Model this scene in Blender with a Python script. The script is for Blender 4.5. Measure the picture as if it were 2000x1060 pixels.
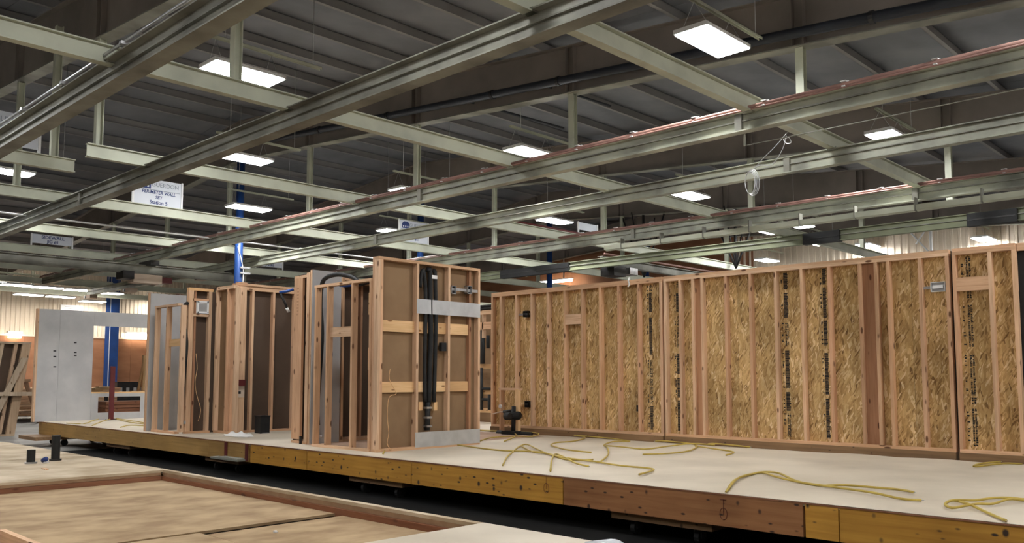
import bpy, bmesh, math, random
from mathutils import Vector, Matrix
random.seed(7)
for o in list(bpy.data.objects): bpy.data.objects.remove(o)
S = bpy.context.scene
COL = S.collection
# ------------------------------------------------------------------ camera
FPX, CYP, PITCH, YAW = 1675.0, 597.0, math.radians(4.75), math.radians(43.97)
Fh = Vector((-math.sin(YAW), math.cos(YAW), 0)); RT = Vector((math.cos(YAW), math.sin(YAW), 0)); UP = Vector((0, 0, 1))
FW = Fh*math.cos(PITCH)+UP*math.sin(PITCH); UV = -Fh*math.sin(PITCH)+UP*math.cos(PITCH)
CAM = Vector((0, 0, 1.5))
cd = bpy.data.cameras.new('camera'); cam = bpy.data.objects.new('camera', cd); COL.objects.link(cam)
cam.matrix_world = Matrix(((RT.x, UV.x, -FW.x, CAM.x), (RT.y, UV.y, -FW.y, CAM.y), (RT.z, UV.z, -FW.z, CAM.z), (0, 0, 0, 1)))
cd.sensor_width = 36; cd.lens = FPX/2000*36; cd.shift_y = (CYP-530)/2000; cd.clip_end = 300
S.camera = cam
# ------------------------------------------------------------------ world, exposure
w = bpy.data.worlds.new('world'); S.world = w; w.use_nodes = True
w.node_tree.nodes['Background'].inputs[0].default_value = (.6, .7, .8, 1)
w.node_tree.nodes['Background'].inputs[1].default_value = .05
S.view_settings.view_transform = 'Standard'; S.view_settings.look = 'None'
S.view_settings.gamma = 1; S.view_settings.use_curve_mapping = False
S.view_settings.exposure = 1.05
LAMP = 46.0            # radiance of the LED high-bay lenses

# pixel -> place: a pixel gives a direction, the plane it lies on gives the distance
def ray(x, y): return FW+RT*((x-1000)/FPX)-UV*((y-CYP)/FPX)
def onz(x, y, z): d = ray(x, y); return CAM+d*((z-CAM.z)/d.z)
def ony(x, y, Y): d = ray(x, y); return CAM+d*(Y/d.y)
def onx(x, y, X): d = ray(x, y); return CAM+d*(X/d.x)

# ------------------------------------------------------------------ materials
def newmat(name, rough=.7, metal=0., spec=.3):
    m = bpy.data.materials.new(name); m.use_nodes = True
    nt = m.node_tree; b = nt.nodes['Principled BSDF']
    b.inputs['Roughness'].default_value = rough; b.inputs['Metallic'].default_value = metal
    b.inputs['Specular IOR Level'].default_value = spec
    return m, nt, b
def N(nt, t, **k):
    n = nt.nodes.new(t)
    for a, v in k.items(): setattr(n, a, v)
    return n
def ramp(nt, stops):
    r = N(nt, 'ShaderNodeValToRGB'); e = r.color_ramp.elements
    while len(e) < len(stops): e.new(.5)
    for i, (p, c) in enumerate(stops):
        e[i].position = p; e[i].color = (*c, 1) if len(c) == 3 else c
    return r
def coords(nt, scale, rot=(0, 0, 0), shift=True):
    tc = N(nt, 'ShaderNodeTexCoord'); mp = N(nt, 'ShaderNodeMapping')
    mp.inputs['Scale'].default_value = scale; mp.inputs['Rotation'].default_value = rot
    if shift:
        oi = N(nt, 'ShaderNodeObjectInfo'); va = N(nt, 'ShaderNodeVectorMath', operation='MULTIPLY_ADD')
        va.inputs[1].default_value = (37., 53., 71.)
        cx = N(nt, 'ShaderNodeCombineXYZ')
        for i in range(3): nt.links.new(oi.outputs['Random'], cx.inputs[i])
        nt.links.new(cx.outputs[0], va.inputs[0]); nt.links.new(tc.outputs['Object'], va.inputs[2])
        nt.links.new(va.outputs[0], mp.inputs['Vector'])
    else: nt.links.new(tc.outputs['Object'], mp.inputs['Vector'])
    return mp.outputs[0]
def mix(nt, a, b, fac, mode='MIX'):
    m = N(nt, 'ShaderNodeMix', data_type='RGBA', blend_type=mode)
    for sock, v in ((m.inputs[6], a), (m.inputs[7], b)):
        if isinstance(v, tuple): sock.default_value = (*v, 1)
        else: nt.links.new(v, sock)
    if isinstance(fac, (int, float)): m.inputs[0].default_value = fac
    else: nt.links.new(fac, m.inputs[0])
    return m.outputs[2]
def noise(nt, vec, scale, detail=3, dist=0., rough=.5):
    n = N(nt, 'ShaderNodeTexNoise'); n.inputs['Scale'].default_value = scale
    n.inputs['Detail'].default_value = detail; n.inputs['Distortion'].default_value = dist; n.inputs['Roughness'].default_value = rough
    nt.links.new(vec, n.inputs['Vector']); return n.outputs['Fac']
def flat(name, c1, c2=None, scale=3., rough=.7, metal=0., spec=.3, detail=4, lo=.35, hi=.65, stretch=(1, 1, 1), tint=0.):
    m, nt, b = newmat(name, rough, metal, spec)
    c2 = c2 or tuple(x*.75 for x in c1)
    f = noise(nt, coords(nt, stretch), scale, detail)
    r = ramp(nt, [(lo, c1), (hi, c2)]); nt.links.new(f, r.inputs[0])
    nt.links.new(r.outputs[0], b.inputs['Base Color'])
    return m
def wood(name, axis, pale, mid, dark, knots=True):
    m, nt, b = newmat(name, .72, 0, .2)
    sc = [34, 34, 34]; sc[axis] = 1.6
    g = noise(nt, coords(nt, tuple(sc)), 1.0, 4, .7)
    r = ramp(nt, [(.3, mid), (.55, pale), (.75, mid)]); nt.links.new(g, r.inputs[0])
    oi = N(nt, 'ShaderNodeObjectInfo')
    tone = ramp(nt, [(0, (1.12, 1.06, 1.0)), (.35, (1, 1, 1)), (.6, (1.0, .86, .78)), (.8, (.86, .8, .74)), (1, (1.1, .98, .86))])
    nt.links.new(oi.outputs['Random'], tone.inputs[0])
    c = mix(nt, r.outputs[0], tone.outputs[0], 1.0, 'MULTIPLY')
    big = noise(nt, coords(nt, tuple(3 if i != axis else .7 for i in range(3))), 1.0, 3)
    br = ramp(nt, [(.35, (.82, .8, .78)), (.65, (1.08, 1.08, 1.08))]); nt.links.new(big, br.inputs[0])
    c = mix(nt, c, br.outputs[0], 1.0, 'MULTIPLY')
    if knots:
        ks = [9, 9, 9]; ks[axis] = 3.2
        v = N(nt, 'ShaderNodeTexVoronoi'); v.inputs['Scale'].default_value = 1.0
        nt.links.new(coords(nt, tuple(ks)), v.inputs['Vector'])
        kr = ramp(nt, [(.10, (1, 1, 1)), (.17, (0, 0, 0))]); nt.links.new(v.outputs['Distance'], kr.inputs[0])
        c = mix(nt, c, dark, kr.outputs[0])
    nt.links.new(c, b.inputs['Base Color']); return m
PALE, MID, DARK = (.68, .475, .32), (.53, .345, .215), (.13, .06, .03)
WX, WY, WZ = (wood('lumber_'+'xyz'[a], a, PALE, MID, DARK) for a in range(3))
LX, LY, LZ = (wood('pale_pine_'+'xyz'[a], a, (.72, .50, .28), (.62, .40, .20), (.25, .12, .05)) for a in range(3))
RZ = wood('red_fir_z', 2, (.44, .265, .165), (.35, .20, .12), (.1, .04, .02))
RX = wood('red_fir_x', 0, (.25, .115, .065), (.18, .078, .043), (.09, .035, .02))
RY = wood('red_fir_y', 1, (.25, .115, .065), (.18, .078, .043), (.09, .035, .02))
GREYW = wood('weathered_lumber', 2, (.50, .40, .30), (.38, .29, .20), (.15, .09, .05))
def osb():
    m, nt, b = newmat('oriented_strand_board', .75, 0, .15)
    cols = [(0, (.21, .12, .05)), (.13, (.43, .27, .115)), (.55, (.57, .38, .175)), (.85, (.68, .485, .25)), (1, (.82, .65, .42))]
    layers = []
    for ang, sl, ss in ((84, 8.5, 46), (101, 7.5, 38), (58, 11, 58)):
        tc = coords(nt, (1, 1, 1))
        dn = N(nt, 'ShaderNodeTexNoise'); dn.inputs['Scale'].default_value = 5; nt.links.new(tc, dn.inputs['Vector'])
        ad = N(nt, 'ShaderNodeVectorMath', operation='MULTIPLY_ADD'); ad.inputs[1].default_value = (.045, .045, .045)
        nt.links.new(dn.outputs['Color'], ad.inputs[0]); nt.links.new(tc, ad.inputs[2])
        r1 = N(nt, 'ShaderNodeMapping'); r1.inputs['Rotation'].default_value = (0, math.radians(ang), 0); nt.links.new(ad.outputs[0], r1.inputs[0])
        r2 = N(nt, 'ShaderNodeMapping'); r2.inputs['Scale'].default_value = (sl, .01, ss); nt.links.new(r1.outputs[0], r2.inputs[0])
        v = N(nt, 'ShaderNodeTexVoronoi'); v.inputs['Scale'].default_value = 1; nt.links.new(r2.outputs[0], v.inputs['Vector'])
        sp = N(nt, 'ShaderNodeSeparateColor'); nt.links.new(v.outputs['Color'], sp.inputs[0])
        rr = ramp(nt, cols); nt.links.new(sp.outputs[0], rr.inputs[0]); layers.append((rr.outputs[0], sp.outputs[1]))
    def gate(s, t):
        g = ramp(nt, [(t-.02, (0, 0, 0)), (t+.02, (1, 1, 1))]); nt.links.new(s, g.inputs[0]); return g.outputs[0]
    c = mix(nt, layers[0][0], layers[1][0], gate(layers[1][1], .5))
    c = mix(nt, c, layers[2][0], gate(layers[2][1], .62))
    big = noise(nt, coords(nt, (1.6, 1.6, .9)), 1.5, 3)
    br = ramp(nt, [(.35, (.72, .70, .66)), (.65, (1.12, 1.1, 1.05))]); nt.links.new(big, br.inputs[0])
    c = mix(nt, c, br.outputs[0], 1., 'MULTIPLY')
    nt.links.new(c, b.inputs['Base Color']); return m
OSB = osb()
def spotted(name, c1, c2, spot, axis=0, dens=5., thr=.11):
    m, nt, b = newmat(name, .55, 0, .35)
    sc = [26, 26, 26]; sc[axis] = 1.2
    g = noise(nt, coords(nt, tuple(sc)), 1, 4, .5)
    r = ramp(nt, [(.3, c2), (.65, c1)]); nt.links.new(g, r.inputs[0])
    big = noise(nt, coords(nt, (1, 1, 1)), 1.4, 4)
    br = ramp(nt, [(.3, (.74, .72, .7)), (.7, (1.1, 1.1, 1.1))]); nt.links.new(big, br.inputs[0])
    c = mix(nt, r.outputs[0], br.outputs[0], 1, 'MULTIPLY')
    for s, t, st in ((dens, thr, (1.3, 1, 1)), (dens*2.1, thr*1.1, (.6, 1, 1.4))):
        v = N(nt, 'ShaderNodeTexVoronoi'); v.inputs['Scale'].default_value = s
        dv = coords(nt, st); nt.links.new(dv, v.inputs['Vector'])
        kr = ramp(nt, [(t*.55, (1, 1, 1)), (t, (0, 0, 0))]); nt.links.new(v.outputs['Distance'], kr.inputs[0])
        c = mix(nt, c, spot, kr.outputs[0])
    nt.links.new(c, b.inputs['Base Color']); return m
RIM_TAN = spotted('rim_board_tan', (.42, .25, .085), (.32, .185, .055), (.08, .045, .02), thr=.10)
SILL = spotted('sill_dark_brown', (.27, .16, .08), (.19, .11, .055), (.05, .03, .018), thr=.12)
RIM_OCH = spotted('rim_board_ochre', (.58, .30, .05), (.45, .21, .03), (.05, .03, .02), thr=.17)
RIM_RED = spotted('rim_board_reddish', (.37, .17, .07), (.28, .12, .045), (.05, .025, .015), thr=.16)
GYP = flat('grey_gypsum_face', (.47, .465, .465), (.40, .395, .40), 2.2, .85, spec=.15)
GYPS = flat('grey_surround_panel', (.36, .355, .35), (.26, .255, .25), 3., .38, spec=.45)
HARD = flat('brown_gypsum_back', (.27, .175, .10), (.23, .145, .082), 2.5, .85, spec=.1)
DECK = flat('deck_film_pale', (.61, .535, .425), (.47, .405, .315), 1.0, .5, spec=.3, detail=8, lo=.38, hi=.68)
FGD = flat('subfloor_pale_tan', (.54, .445, .32), (.34, .255, .155), 2.2, .7, detail=12)
PIT = flat('subfloor_tan', (.42, .295, .165), (.26, .165, .085), 3.5, .8, detail=12, stretch=(1.3, .8, 1), lo=.36, hi=.66)
PINK = flat('underlay_pinkish', (.50, .34, .25), (.42, .28, .2), 2., .7)
CONC = flat('concrete_floor', (.30, .29, .27), (.21, .205, .19), .8, .55, detail=7)
CREAM = flat('cream_green_painted_steel', (.52, .54, .43), (.36, .37, .30), 1.7, .55, spec=.35, detail=7, lo=.42, hi=.78)
GRIME = flat('grimy_painted_steel', (.30, .30, .255), (.15, .145, .125), 1.6, .6, spec=.3, detail=7)
RAILP = flat('worn_cream_rail_paint', (.47, .485, .39), (.20, .20, .17), 1.3, .55, spec=.35, detail=8, lo=.40, hi=.66)
OLIVE = flat('olive_painted_steel', (.24, .26, .16), (.17, .18, .12), 2., .6)
GIRD = flat('brown_grey_girder_paint', (.25, .215, .19), (.19, .165, .145), 1.1, .7, detail=5)
ROOF = flat('roof_deck_grey', (.235, .24, .265), (.17, .175, .195), .9, .75, detail=5)
PURL = flat('purlin_grey', (.30, .29, .285), (.24, .23, .23), 1., .7)
DARKP = flat('dark_pipe_paint', (.022, .026, .035), (.016, .018, .024), 3., .5)
BLACK = flat('black_rubber', (.012, .012, .013), (.02, .02, .02), 5., .6)
BLKST = flat('black_steel', (.02, .02, .022), (.035, .032, .03), 5., .45, metal=.3)
GALV = flat('galvanized_sheet', (.62, .64, .66), (.52, .54, .56), 6., .42, metal=.55, spec=.5)
STEEL = flat('zinc_plated_steel', (.55, .56, .57), (.42, .42, .43), 8., .35, metal=.8)
WHITE = flat('white_paint', (.78, .78, .78), (.70, .70, .70), 3., .5)
SIGN = flat('sign_board_white', (.62, .65, .71), (.58, .61, .67), 2., .45)
INK = flat('black_ink', (.012, .012, .014), (.02, .02, .02), 5., .8)
NAVY = flat('navy_print', (.02, .04, .15), (.03, .05, .18), 5., .6)
GREYP = flat('grey_print', (.20, .25, .30), (.22, .26, .3), 5., .6)
BLUE = flat('blue_column_paint', (.012, .05, .19), (.009, .035, .14), 2., .4, spec=.45)
LBLUE = flat('blue_tubing', (.03, .09, .35), (.02, .07, .3), 5., .4)
REDC = flat('faded_red_conduit', (.36, .205, .17), (.22, .12, .10), 3., .5)
MAROON = flat('dark_red_paint', (.12, .02, .02), (.09, .015, .015), 3., .5)
YELL = flat('yellow_cable_sheath', (.50, .37, .08), (.40, .29, .06), 8., .5)
CREAMW = flat('cream_siding', (.66, .57, .45), (.60, .51, .40), .8, .6)
PLYB = flat('brown_plywood', (.29, .135, .07), (.23, .10, .05), 1., .7, detail=6, stretch=(1, 1, 3))
FLOORSHADE = flat('dark_concrete_with_shade', (.010, .010, .010), (.022, .021, .02), .9, .85, spec=.08, detail=6, lo=.45, hi=.8)  # dark floor colour with the shade around the decks painted in
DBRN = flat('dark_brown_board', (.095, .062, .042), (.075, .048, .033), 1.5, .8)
PAPER = flat('white_cloth', (.75, .74, .72), (.66, .65, .63), 4., .8)
PLAST = flat('hazy_plastic_film', (.55, .57, .60), (.45, .47, .5), 6., .25, spec=.6)
CARD = flat('beige_card', (.62, .50, .40), (.56, .45, .36), 4., .8)
CARD2 = flat('brown_plywood_edge', (.33, .21, .12), (.25, .15, .085), 6., .8)
def emis(name, col, s):
    m, nt, b = newmat(name, .4); b.inputs['Base Color'].default_value = (.8, .8, .8, 1)
    b.inputs['Emission Color'].default_value = (*col, 1); b.inputs['Emission Strength'].default_value = s; return m
LENS = emis('led_lens_cool', (.98, .985, .985), LAMP)
LENS2 = emis('led_lens_warm', (1.0, .95, .87), LAMP*.6)
WARM = emis('tube_lamp_warm', (1.0, .86, .66), LAMP*.45)
WALLL = emis('wall_lamp_warm', (1.0, .88, .7), LAMP*.16)

# ------------------------------------------------------------------ object helpers
def setp(o, label=None, cat=None, group=None, kind=None):
    for k, v in (('label', label), ('category', cat), ('group', group), ('kind', kind)):
        if v: o[k] = v
    return o
def thing(name, label, cat, loc=(0, 0, 0), group=None, kind=None):
    o = bpy.data.objects.new(name, None); COL.objects.link(o); o.location = loc; o.empty_display_size = .2
    return setp(o, label, cat, group, kind)
def struct(name, loc=(0, 0, 0)):
    return thing(name, None, None, loc, kind='structure')
def wloc(p):
    v = Vector(p.location)
    while p.parent: p = p.parent; v += p.location
    return v
def link(name, me, mat, parent, center):
    o = bpy.data.objects.new(name, me); COL.objects.link(o)
    if mat and not me.materials: me.materials.append(mat)
    if parent: o.parent = parent; o.location = Vector(center)-wloc(parent)
    else: o.location = center
    return o
BOX = {}
def bx(name, parent, x0, x1, y0, y1, z0, z1, mat):
    x0, x1 = min(x0, x1), max(x0, x1); y0, y1 = min(y0, y1), max(y0, y1); z0, z1 = min(z0, z1), max(z0, z1)
    d = (round(x1-x0, 4), round(y1-y0, 4), round(z1-z0, 4)); key = (d, mat.name)
    if key not in BOX:
        bm = bmesh.new(); bmesh.ops.create_cube(bm, size=1)
        for v in bm.verts: v.co = Vector((v.co.x*d[0], v.co.y*d[1], v.co.z*d[2]))
        me = bpy.data.meshes.new(name); bm.to_mesh(me); bm.free(); me.materials.append(mat); BOX[key] = me
    return link(name, BOX[key], mat, parent, ((x0+x1)/2, (y0+y1)/2, (z0+z1)/2))
def fin(name, bm, mat, parent=None, smooth=False):
    bmesh.ops.recalc_face_normals(bm, faces=bm.faces)
    lo = Vector((1e9,)*3); hi = -lo
    for v in bm.verts:
        for i in range(3): lo[i] = min(lo[i], v.co[i]); hi[i] = max(hi[i], v.co[i])
    c = (lo+hi)/2
    for v in bm.verts: v.co -= c
    me = bpy.data.meshes.new(name); bm.to_mesh(me); bm.free()
    if smooth:
        for p in me.polygons: p.use_smooth = True
    return link(name, me, mat, parent, c)
def addbox(bm, x0, x1, y0, y1, z0, z1):
    vs = [bm.verts.new((x, y, z)) for x in (x0, x1) for y in (y0, y1) for z in (z0, z1)]
    for f in ((0, 1, 3, 2), (4, 6, 7, 5), (0, 4, 5, 1), (2, 3, 7, 6), (0, 2, 6, 4), (1, 5, 7, 3)): bm.faces.new([vs[i] for i in f])
def addtube(bm, pts, r, seg=8, closed=False):
    pts = [Vector(p) for p in pts]; n = len(pts); rings = []
    prev = None
    for i, p in enumerate(pts):
        if closed: t = pts[(i+1) % n]-pts[i-1]
        else: t = pts[min(i+1, n-1)]-pts[max(i-1, 0)]
        t.normalize()
        if prev is None:
            a = Vector((0, 0, 1)) if abs(t.z) < .9 else Vector((1, 0, 0)); u = t.cross(a).normalized()
        else: u = (prev-t*prev.dot(t)).normalized()
        prev = u; v = t.cross(u)
        rr = r[i] if isinstance(r, (list, tuple)) else r
        rings.append([bm.verts.new(p+u*math.cos(2*math.pi*k/seg)*rr+v*math.sin(2*math.pi*k/seg)*rr) for k in range(seg)])
    for i in range(n if closed else n-1):
        a, b = rings[i], rings[(i+1) % n]
        for k in range(seg): bm.faces.new((a[k], a[(k+1) % seg], b[(k+1) % seg], b[k]))
    if not closed: bm.faces.new(rings[0]); bm.faces.new(rings[-1])
def smoothpts(pts, sub=4):
    pts = [Vector(p) for p in pts]; out = []
    for i in range(len(pts)-1):
        p0, p1, p2, p3 = pts[max(i-1, 0)], pts[i], pts[i+1], pts[min(i+2, len(pts)-1)]
        for k in range(sub):
            t = k/sub
            out.append(.5*((2*p1)+(p2-p0)*t+(2*p0-5*p1+4*p2-p3)*t*t+(3*p1-p0-3*p2+p3)*t**3))
    out.append(pts[-1]); return out
def tube(name, parent, pts, r, mat, seg=8, sub=0):
    bm = bmesh.new(); addtube(bm, smoothpts(pts, sub) if sub else pts, r, seg); return fin(name, bm, mat, parent, True)
def cyl(name, parent, p0, p1, r, mat, seg=14): return tube(name, parent, [p0, p1], r, mat, seg)
def prism(name, parent, poly, axis, a0, a1, mat):
    """polygon in the two other axes, extruded along axis from a0 to a1"""
    bm = bmesh.new()
    def P(u, v, a): c = [u, v]; c.insert(axis, a); return bm.verts.new(c)
    A = [P(u, v, a0) for u, v in poly]; B = [P(u, v, a1) for u, v in poly]
    bm.faces.new(A); bm.faces.new(B[::-1])
    for i in range(len(poly)): j = (i+1) % len(poly); bm.faces.new((A[i], A[j], B[j], B[i]))
    return fin(name, bm, mat, parent)
def ibeam_poly(c, z0, dep, wid, tf=.016, tw=.012):
    h, t = wid/2, tw/2; z1 = z0+dep
    return [(c-h, z0), (c+h, z0), (c+h, z0+tf), (c+t, z0+tf), (c+t, z1-tf), (c+h, z1-tf), (c+h, z1), (c-h, z1), (c-h, z1-tf), (c-t, z1-tf), (c-t, z0+tf), (c-h, z0+tf)]
FONT = None
def text(parent, s, y, z, X, size, mat, bold=0., shear=0., sx=1.):
    cu = bpy.data.curves.new('lettering', 'FONT'); cu.body = s; cu.size = size; cu.align_x = 'CENTER'; cu.align_y = 'CENTER'
    cu.offset = bold; cu.extrude = .001; cu.shear = shear
    t = bpy.data.objects.new('tmp', cu); COL.objects.link(t)
    dg = bpy.context.evaluated_depsgraph_get(); me = bpy.data.meshes.new_from_object(t.evaluated_get(dg))
    bpy.data.objects.remove(t); me.materials.clear(); me.materials.append(mat)
    me.transform(Matrix.Diagonal((sx, 1, 1, 1))); me.transform(Matrix(((0, 0, 1, 0), (1, 0, 0, 0), (0, 1, 0, 0), (0, 0, 0, 1))))
    return link('lettering', me, mat, parent, (X, y, z))

# ================================================================== THE HALL
XE, XR, YB, YF = -44.0, 5.0, -9.0, 32.1
RIDGE = -21.9
def ztop(x): return 6.6+.095*(-x if x > RIDGE else x-2*RIDGE)
def zbot(x): return 5.9+.075*(-x if x > RIDGE else x-2*RIDGE)
fl = struct('floor')
for i in range(7):
    for j in range(6):
        x0 = XE+i*7; y0 = YB+j*(YF-YB)/6
        bx('slab', fl, x0+.006, x0+6.994, y0+.006, y0+(YF-YB)/6-.006, -.2, 0, CONC)
bx('dark_floor_shade_strip', fl, -18.8, 2.6, .0, 11.3, .0, .003, FLOORSHADE); bx('worn_patch', fl, -10.9, -9.9, 5.2, 5.7, .003, .0045, CONC)  # dark aisle floor, shadow under and between the decks painted into its colour
bx('subgrade', fl, XE, XR, YB, YF, -.3, -.19, DARKP)
# ceiling: roof sheets on purlins
ce = struct('ceiling', (RIDGE, 0, ztop(RIDGE)))
def slopebox(name, parent, xa, xb, y0, y1, t, off, mat):
    return prism(name, parent, [(xa, ztop(xa)+off), (xb, ztop(xb)+off), (xb, ztop(xb)+off+t), (xa, ztop(xa)+off+t)], 1, y0, y1, mat)
# prism with axis=1 takes (x,z) pairs
for a, b in ((XE, RIDGE), (RIDGE, XR)):
    n = 6
    for i in range(n):
        y0 = YB+i*(YF-YB)/n
        slopebox('roof_sheet', ce, a, b, y0+.005, y0+(YF-YB)/n-.005, .06, .20, ROOF)
x = XR-.5; k = 0
while x > XE:
    bm = bmesh.new(); z = ztop(x)
    addbox(bm, x-.004, x+.004, YB, YF, z, z+.2); addbox(bm, x-.004, x+.07, YB, YF, z, z+.008); addbox(bm, x-.07, x+.004, YB, YF, z+.19, z+.2)
    fin('purlin', bm, PURL, ce); x -= 1.5
# walls
def siding(parent, axis, plane, a0, a1, z0, ztopf, mat, w=1.0, sgn=1, step=.25):
    a = a0
    while a < a1-.01:
        b = min(a+w, a1); n = max(1, round((b-a)/step)); bm = bmesh.new(); prof = []
        for i in range(n):
            s = a+(b-a)*i/n; d = (b-a)/n
            prof += [(s, 0), (s+d*.55, 0), (s+d*.65, .035), (s+d*.9, .035)]
        prof.append((b, 0)); za, zb = z0, min(ztopf(a), ztopf(b))
        lo = []; hi = []
        for s, off in prof:
            p = plane+sgn*off
            c = (p, s) if axis == 0 else (s, p)
            lo.append(bm.verts.new((*c, za))); hi.append(bm.verts.new((*c, zb)))
        for i in range(len(prof)-1): bm.faces.new((lo[i], lo[i+1], hi[i+1], hi[i]))
        fin('siding_panel', bm, mat, parent); a = b
wl = struct('wall_left', (XE, 13, 0))
bx('backing', wl, XE-.3, XE-.06, YB, YF, 0, ztop(XE)+.2, DBRN)
siding(wl, 0, XE, YB, YF, 3.45, lambda a: ztop(XE)+.15, CREAMW, 1.6, 1, .2)
y = YB
while y < YF-.1:
    bx('plywood_sheet', wl, XE-.05, XE+.03, y+.004, min(y+2.44, YF)-.004, 0, 3.42, PLYB); y += 2.44
bx('cap_strip', wl, XE-.05, XE+.07, YB, YF, 3.40, 3.48, CREAMW)
wf = struct('wall_back', (-20, YF, 0))
bx('backing', wf, XE, XR, YF+.06, YF+.3, 0, 9, DBRN)
x = XE
while x < XR-.1:
    xb = min(x+2.44, XR); xm = (x+xb)/2
    zt = min(ztop(x), ztop(xb))+.15
    bx('plywood_sheet', wf, x+.004, xb-.004, YF-.01, YF+.05, 0, 4.4 if x > -18 else zt, PLYB if x < -18 else DBRN); x = xb
siding(wf, 1, YF, -18, XR, 4.4, lambda a: ztop(a)+.12, CREAMW, 1.25, -1, .25)
wr = struct('wall_right', (XR, 13, 0)); bx('panel', wr, XR, XR+.2, YB, YF, 0, ztop(XR)+.26, CREAMW)
wn = struct('wall_near', (-20, YB, 0)); prism('panel', wn, [(XE, 0), (XR, 0), (XR, ztop(XR)+.2), (RIDGE, ztop(RIDGE)+.2), (XE, ztop(XE)+.2)], 1, YB-.2, YB, CREAMW)

# roof girders (tapered plate girders) -------------------------------------------------
GY = [-1.4, 5.15, 11.75, 18.3, 24.8, 31.3]
GN = ['behind the camera', 'nearest the camera at the upper left', 'with the dark sprinkler pipe along its web', 'third from the camera, beyond the second rail', 'fourth from the camera, above the olive rail', 'farthest from the camera by the back wall']
CROSSX = [-5.45, -9.8, -14.2, -18.4, -22.5, -26.5, -30.8, -35.0, -39.2]
for gy, gn in zip(GY, GN):
    g = thing('roof_girder', 'deep brown grey roof girder '+gn, 'girder', (RIDGE, gy, zbot(RIDGE)), 'tapered roof girders')
    for a, b in ((XE+.1, RIDGE), (RIDGE, XR-.1)):
        for nm, f0, f1, hw in (('web', lambda x: zbot(x)+.02, lambda x: ztop(x)-.02, .008), ('bottom_flange', zbot, lambda x: zbot(x)+.02, .12), ('top_flange', lambda x: ztop(x)-.02, ztop, .11)):
            prism(nm, g, [(a, f0(a)), (b, f0(b)), (b, f1(b)), (a, f1(a))], 1, gy-hw, gy+hw, GRIME if nm == 'bottom_flange' else GIRD)
    for cx in CROSSX:
        for dx in (-.09, .09):
            bx('stiffener', g, cx+dx-.006, cx+dx+.006, gy-.1, gy+.1, zbot(cx+dx)+.02, ztop(cx+dx)-.02, GIRD)
# sprinkler pipe along the third girder
pz = lambda x: 5.98-.0865*x
sp = thing('sprinkler_pipe', 'dark sprinkler pipe running along the roof girder web', 'pipe', (-5, 11.5, pz(-5)))
cyl('pipe', sp, (-20.5, 11.48, pz(-20.5)), (2, 11.48, pz(2)), .075, DARKP)
for x in (-17.6, -14.9, -11.6, -9.9, -6.7, -4.3, -2.2):
    bm = bmesh.new(); addtube(bm, [(x-.03, 11.48, pz(x)), (x+.03, 11.48, pz(x))], .092, 12); fin('coupling', bm, BLKST, sp)
    bx('hanger', sp, x+.2, x+.22, 11.47, 11.74, pz(x)+.04, pz(x)+.07, GIRD)
for x, y1 in ((-12.4, 14.6), (-10.3, 13.6)):
    cyl('branch_line', sp, (x, 11.5, pz(x)), (x-.05, y1, pz(x)+.1), .025, DARKP, 8)

# ridge columns ----------------------------------------------------------------------
for gy, lab in ((5.15, 'blue round column off the left side of the deck'), (11.75, 'blue column with a grey cable clamped to it behind the bathroom frames'),
                (18.3, 'dark blue column behind the half hidden white station sign'), (24.8, 'blue column behind the left end of the strand board wall'), (31.3, 'blue column far back by the brown back wall')):
    c = thing('steel_column', lab, 'column', (RIDGE, gy, 0), 'blue steel columns along the ridge')
    cyl('shaft', c, (RIDGE, gy, .02), (RIDGE, gy, zbot(RIDGE)-.01), .11, BLUE, 20)
    bx('base_plate', c, RIDGE-.2, RIDGE+.2, gy-.2, gy+.2, 0, .025, BLUE); bx('cap_plate', c, RIDGE-.15, RIDGE+.15, gy-.15, gy+.15, zbot(RIDGE)-.02, zbot(RIDGE), BLUE)
    if gy == 11.75:
        for z in (4.35, 4.5): bx('clamp', c, RIDGE+.06, RIDGE+.16, gy-.02, gy+.28, z, z+.05, STEEL)
        tube('cable', c, [(RIDGE+.13, gy-.1, 5.1), (RIDGE+.13, gy+.05, 4.6), (RIDGE+.14, gy+.08, 4.3), (RIDGE+.13, gy+.03, 3.5)], .012, WHITE, 6, 4)
for px0, px1, y0, lab in ((204, 224, 15.2, 'big blue frame column against the brown end wall'),):
    p = onx(213, 770, XE+.35)
    c = thing('steel_column', lab, 'column', (XE+.4, p.y, 0))
    for nm, a in (('inner_flange', XE+.72), ('outer_flange', XE+.08)): bx(nm, c, a-.02, a+.02, p.y-.2, p.y+.2, 0, 6.7, BLUE)
    bx('web', c, XE+.08, XE+.72, p.y-.01, p.y+.01, 0, 6.7, GYP)

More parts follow.
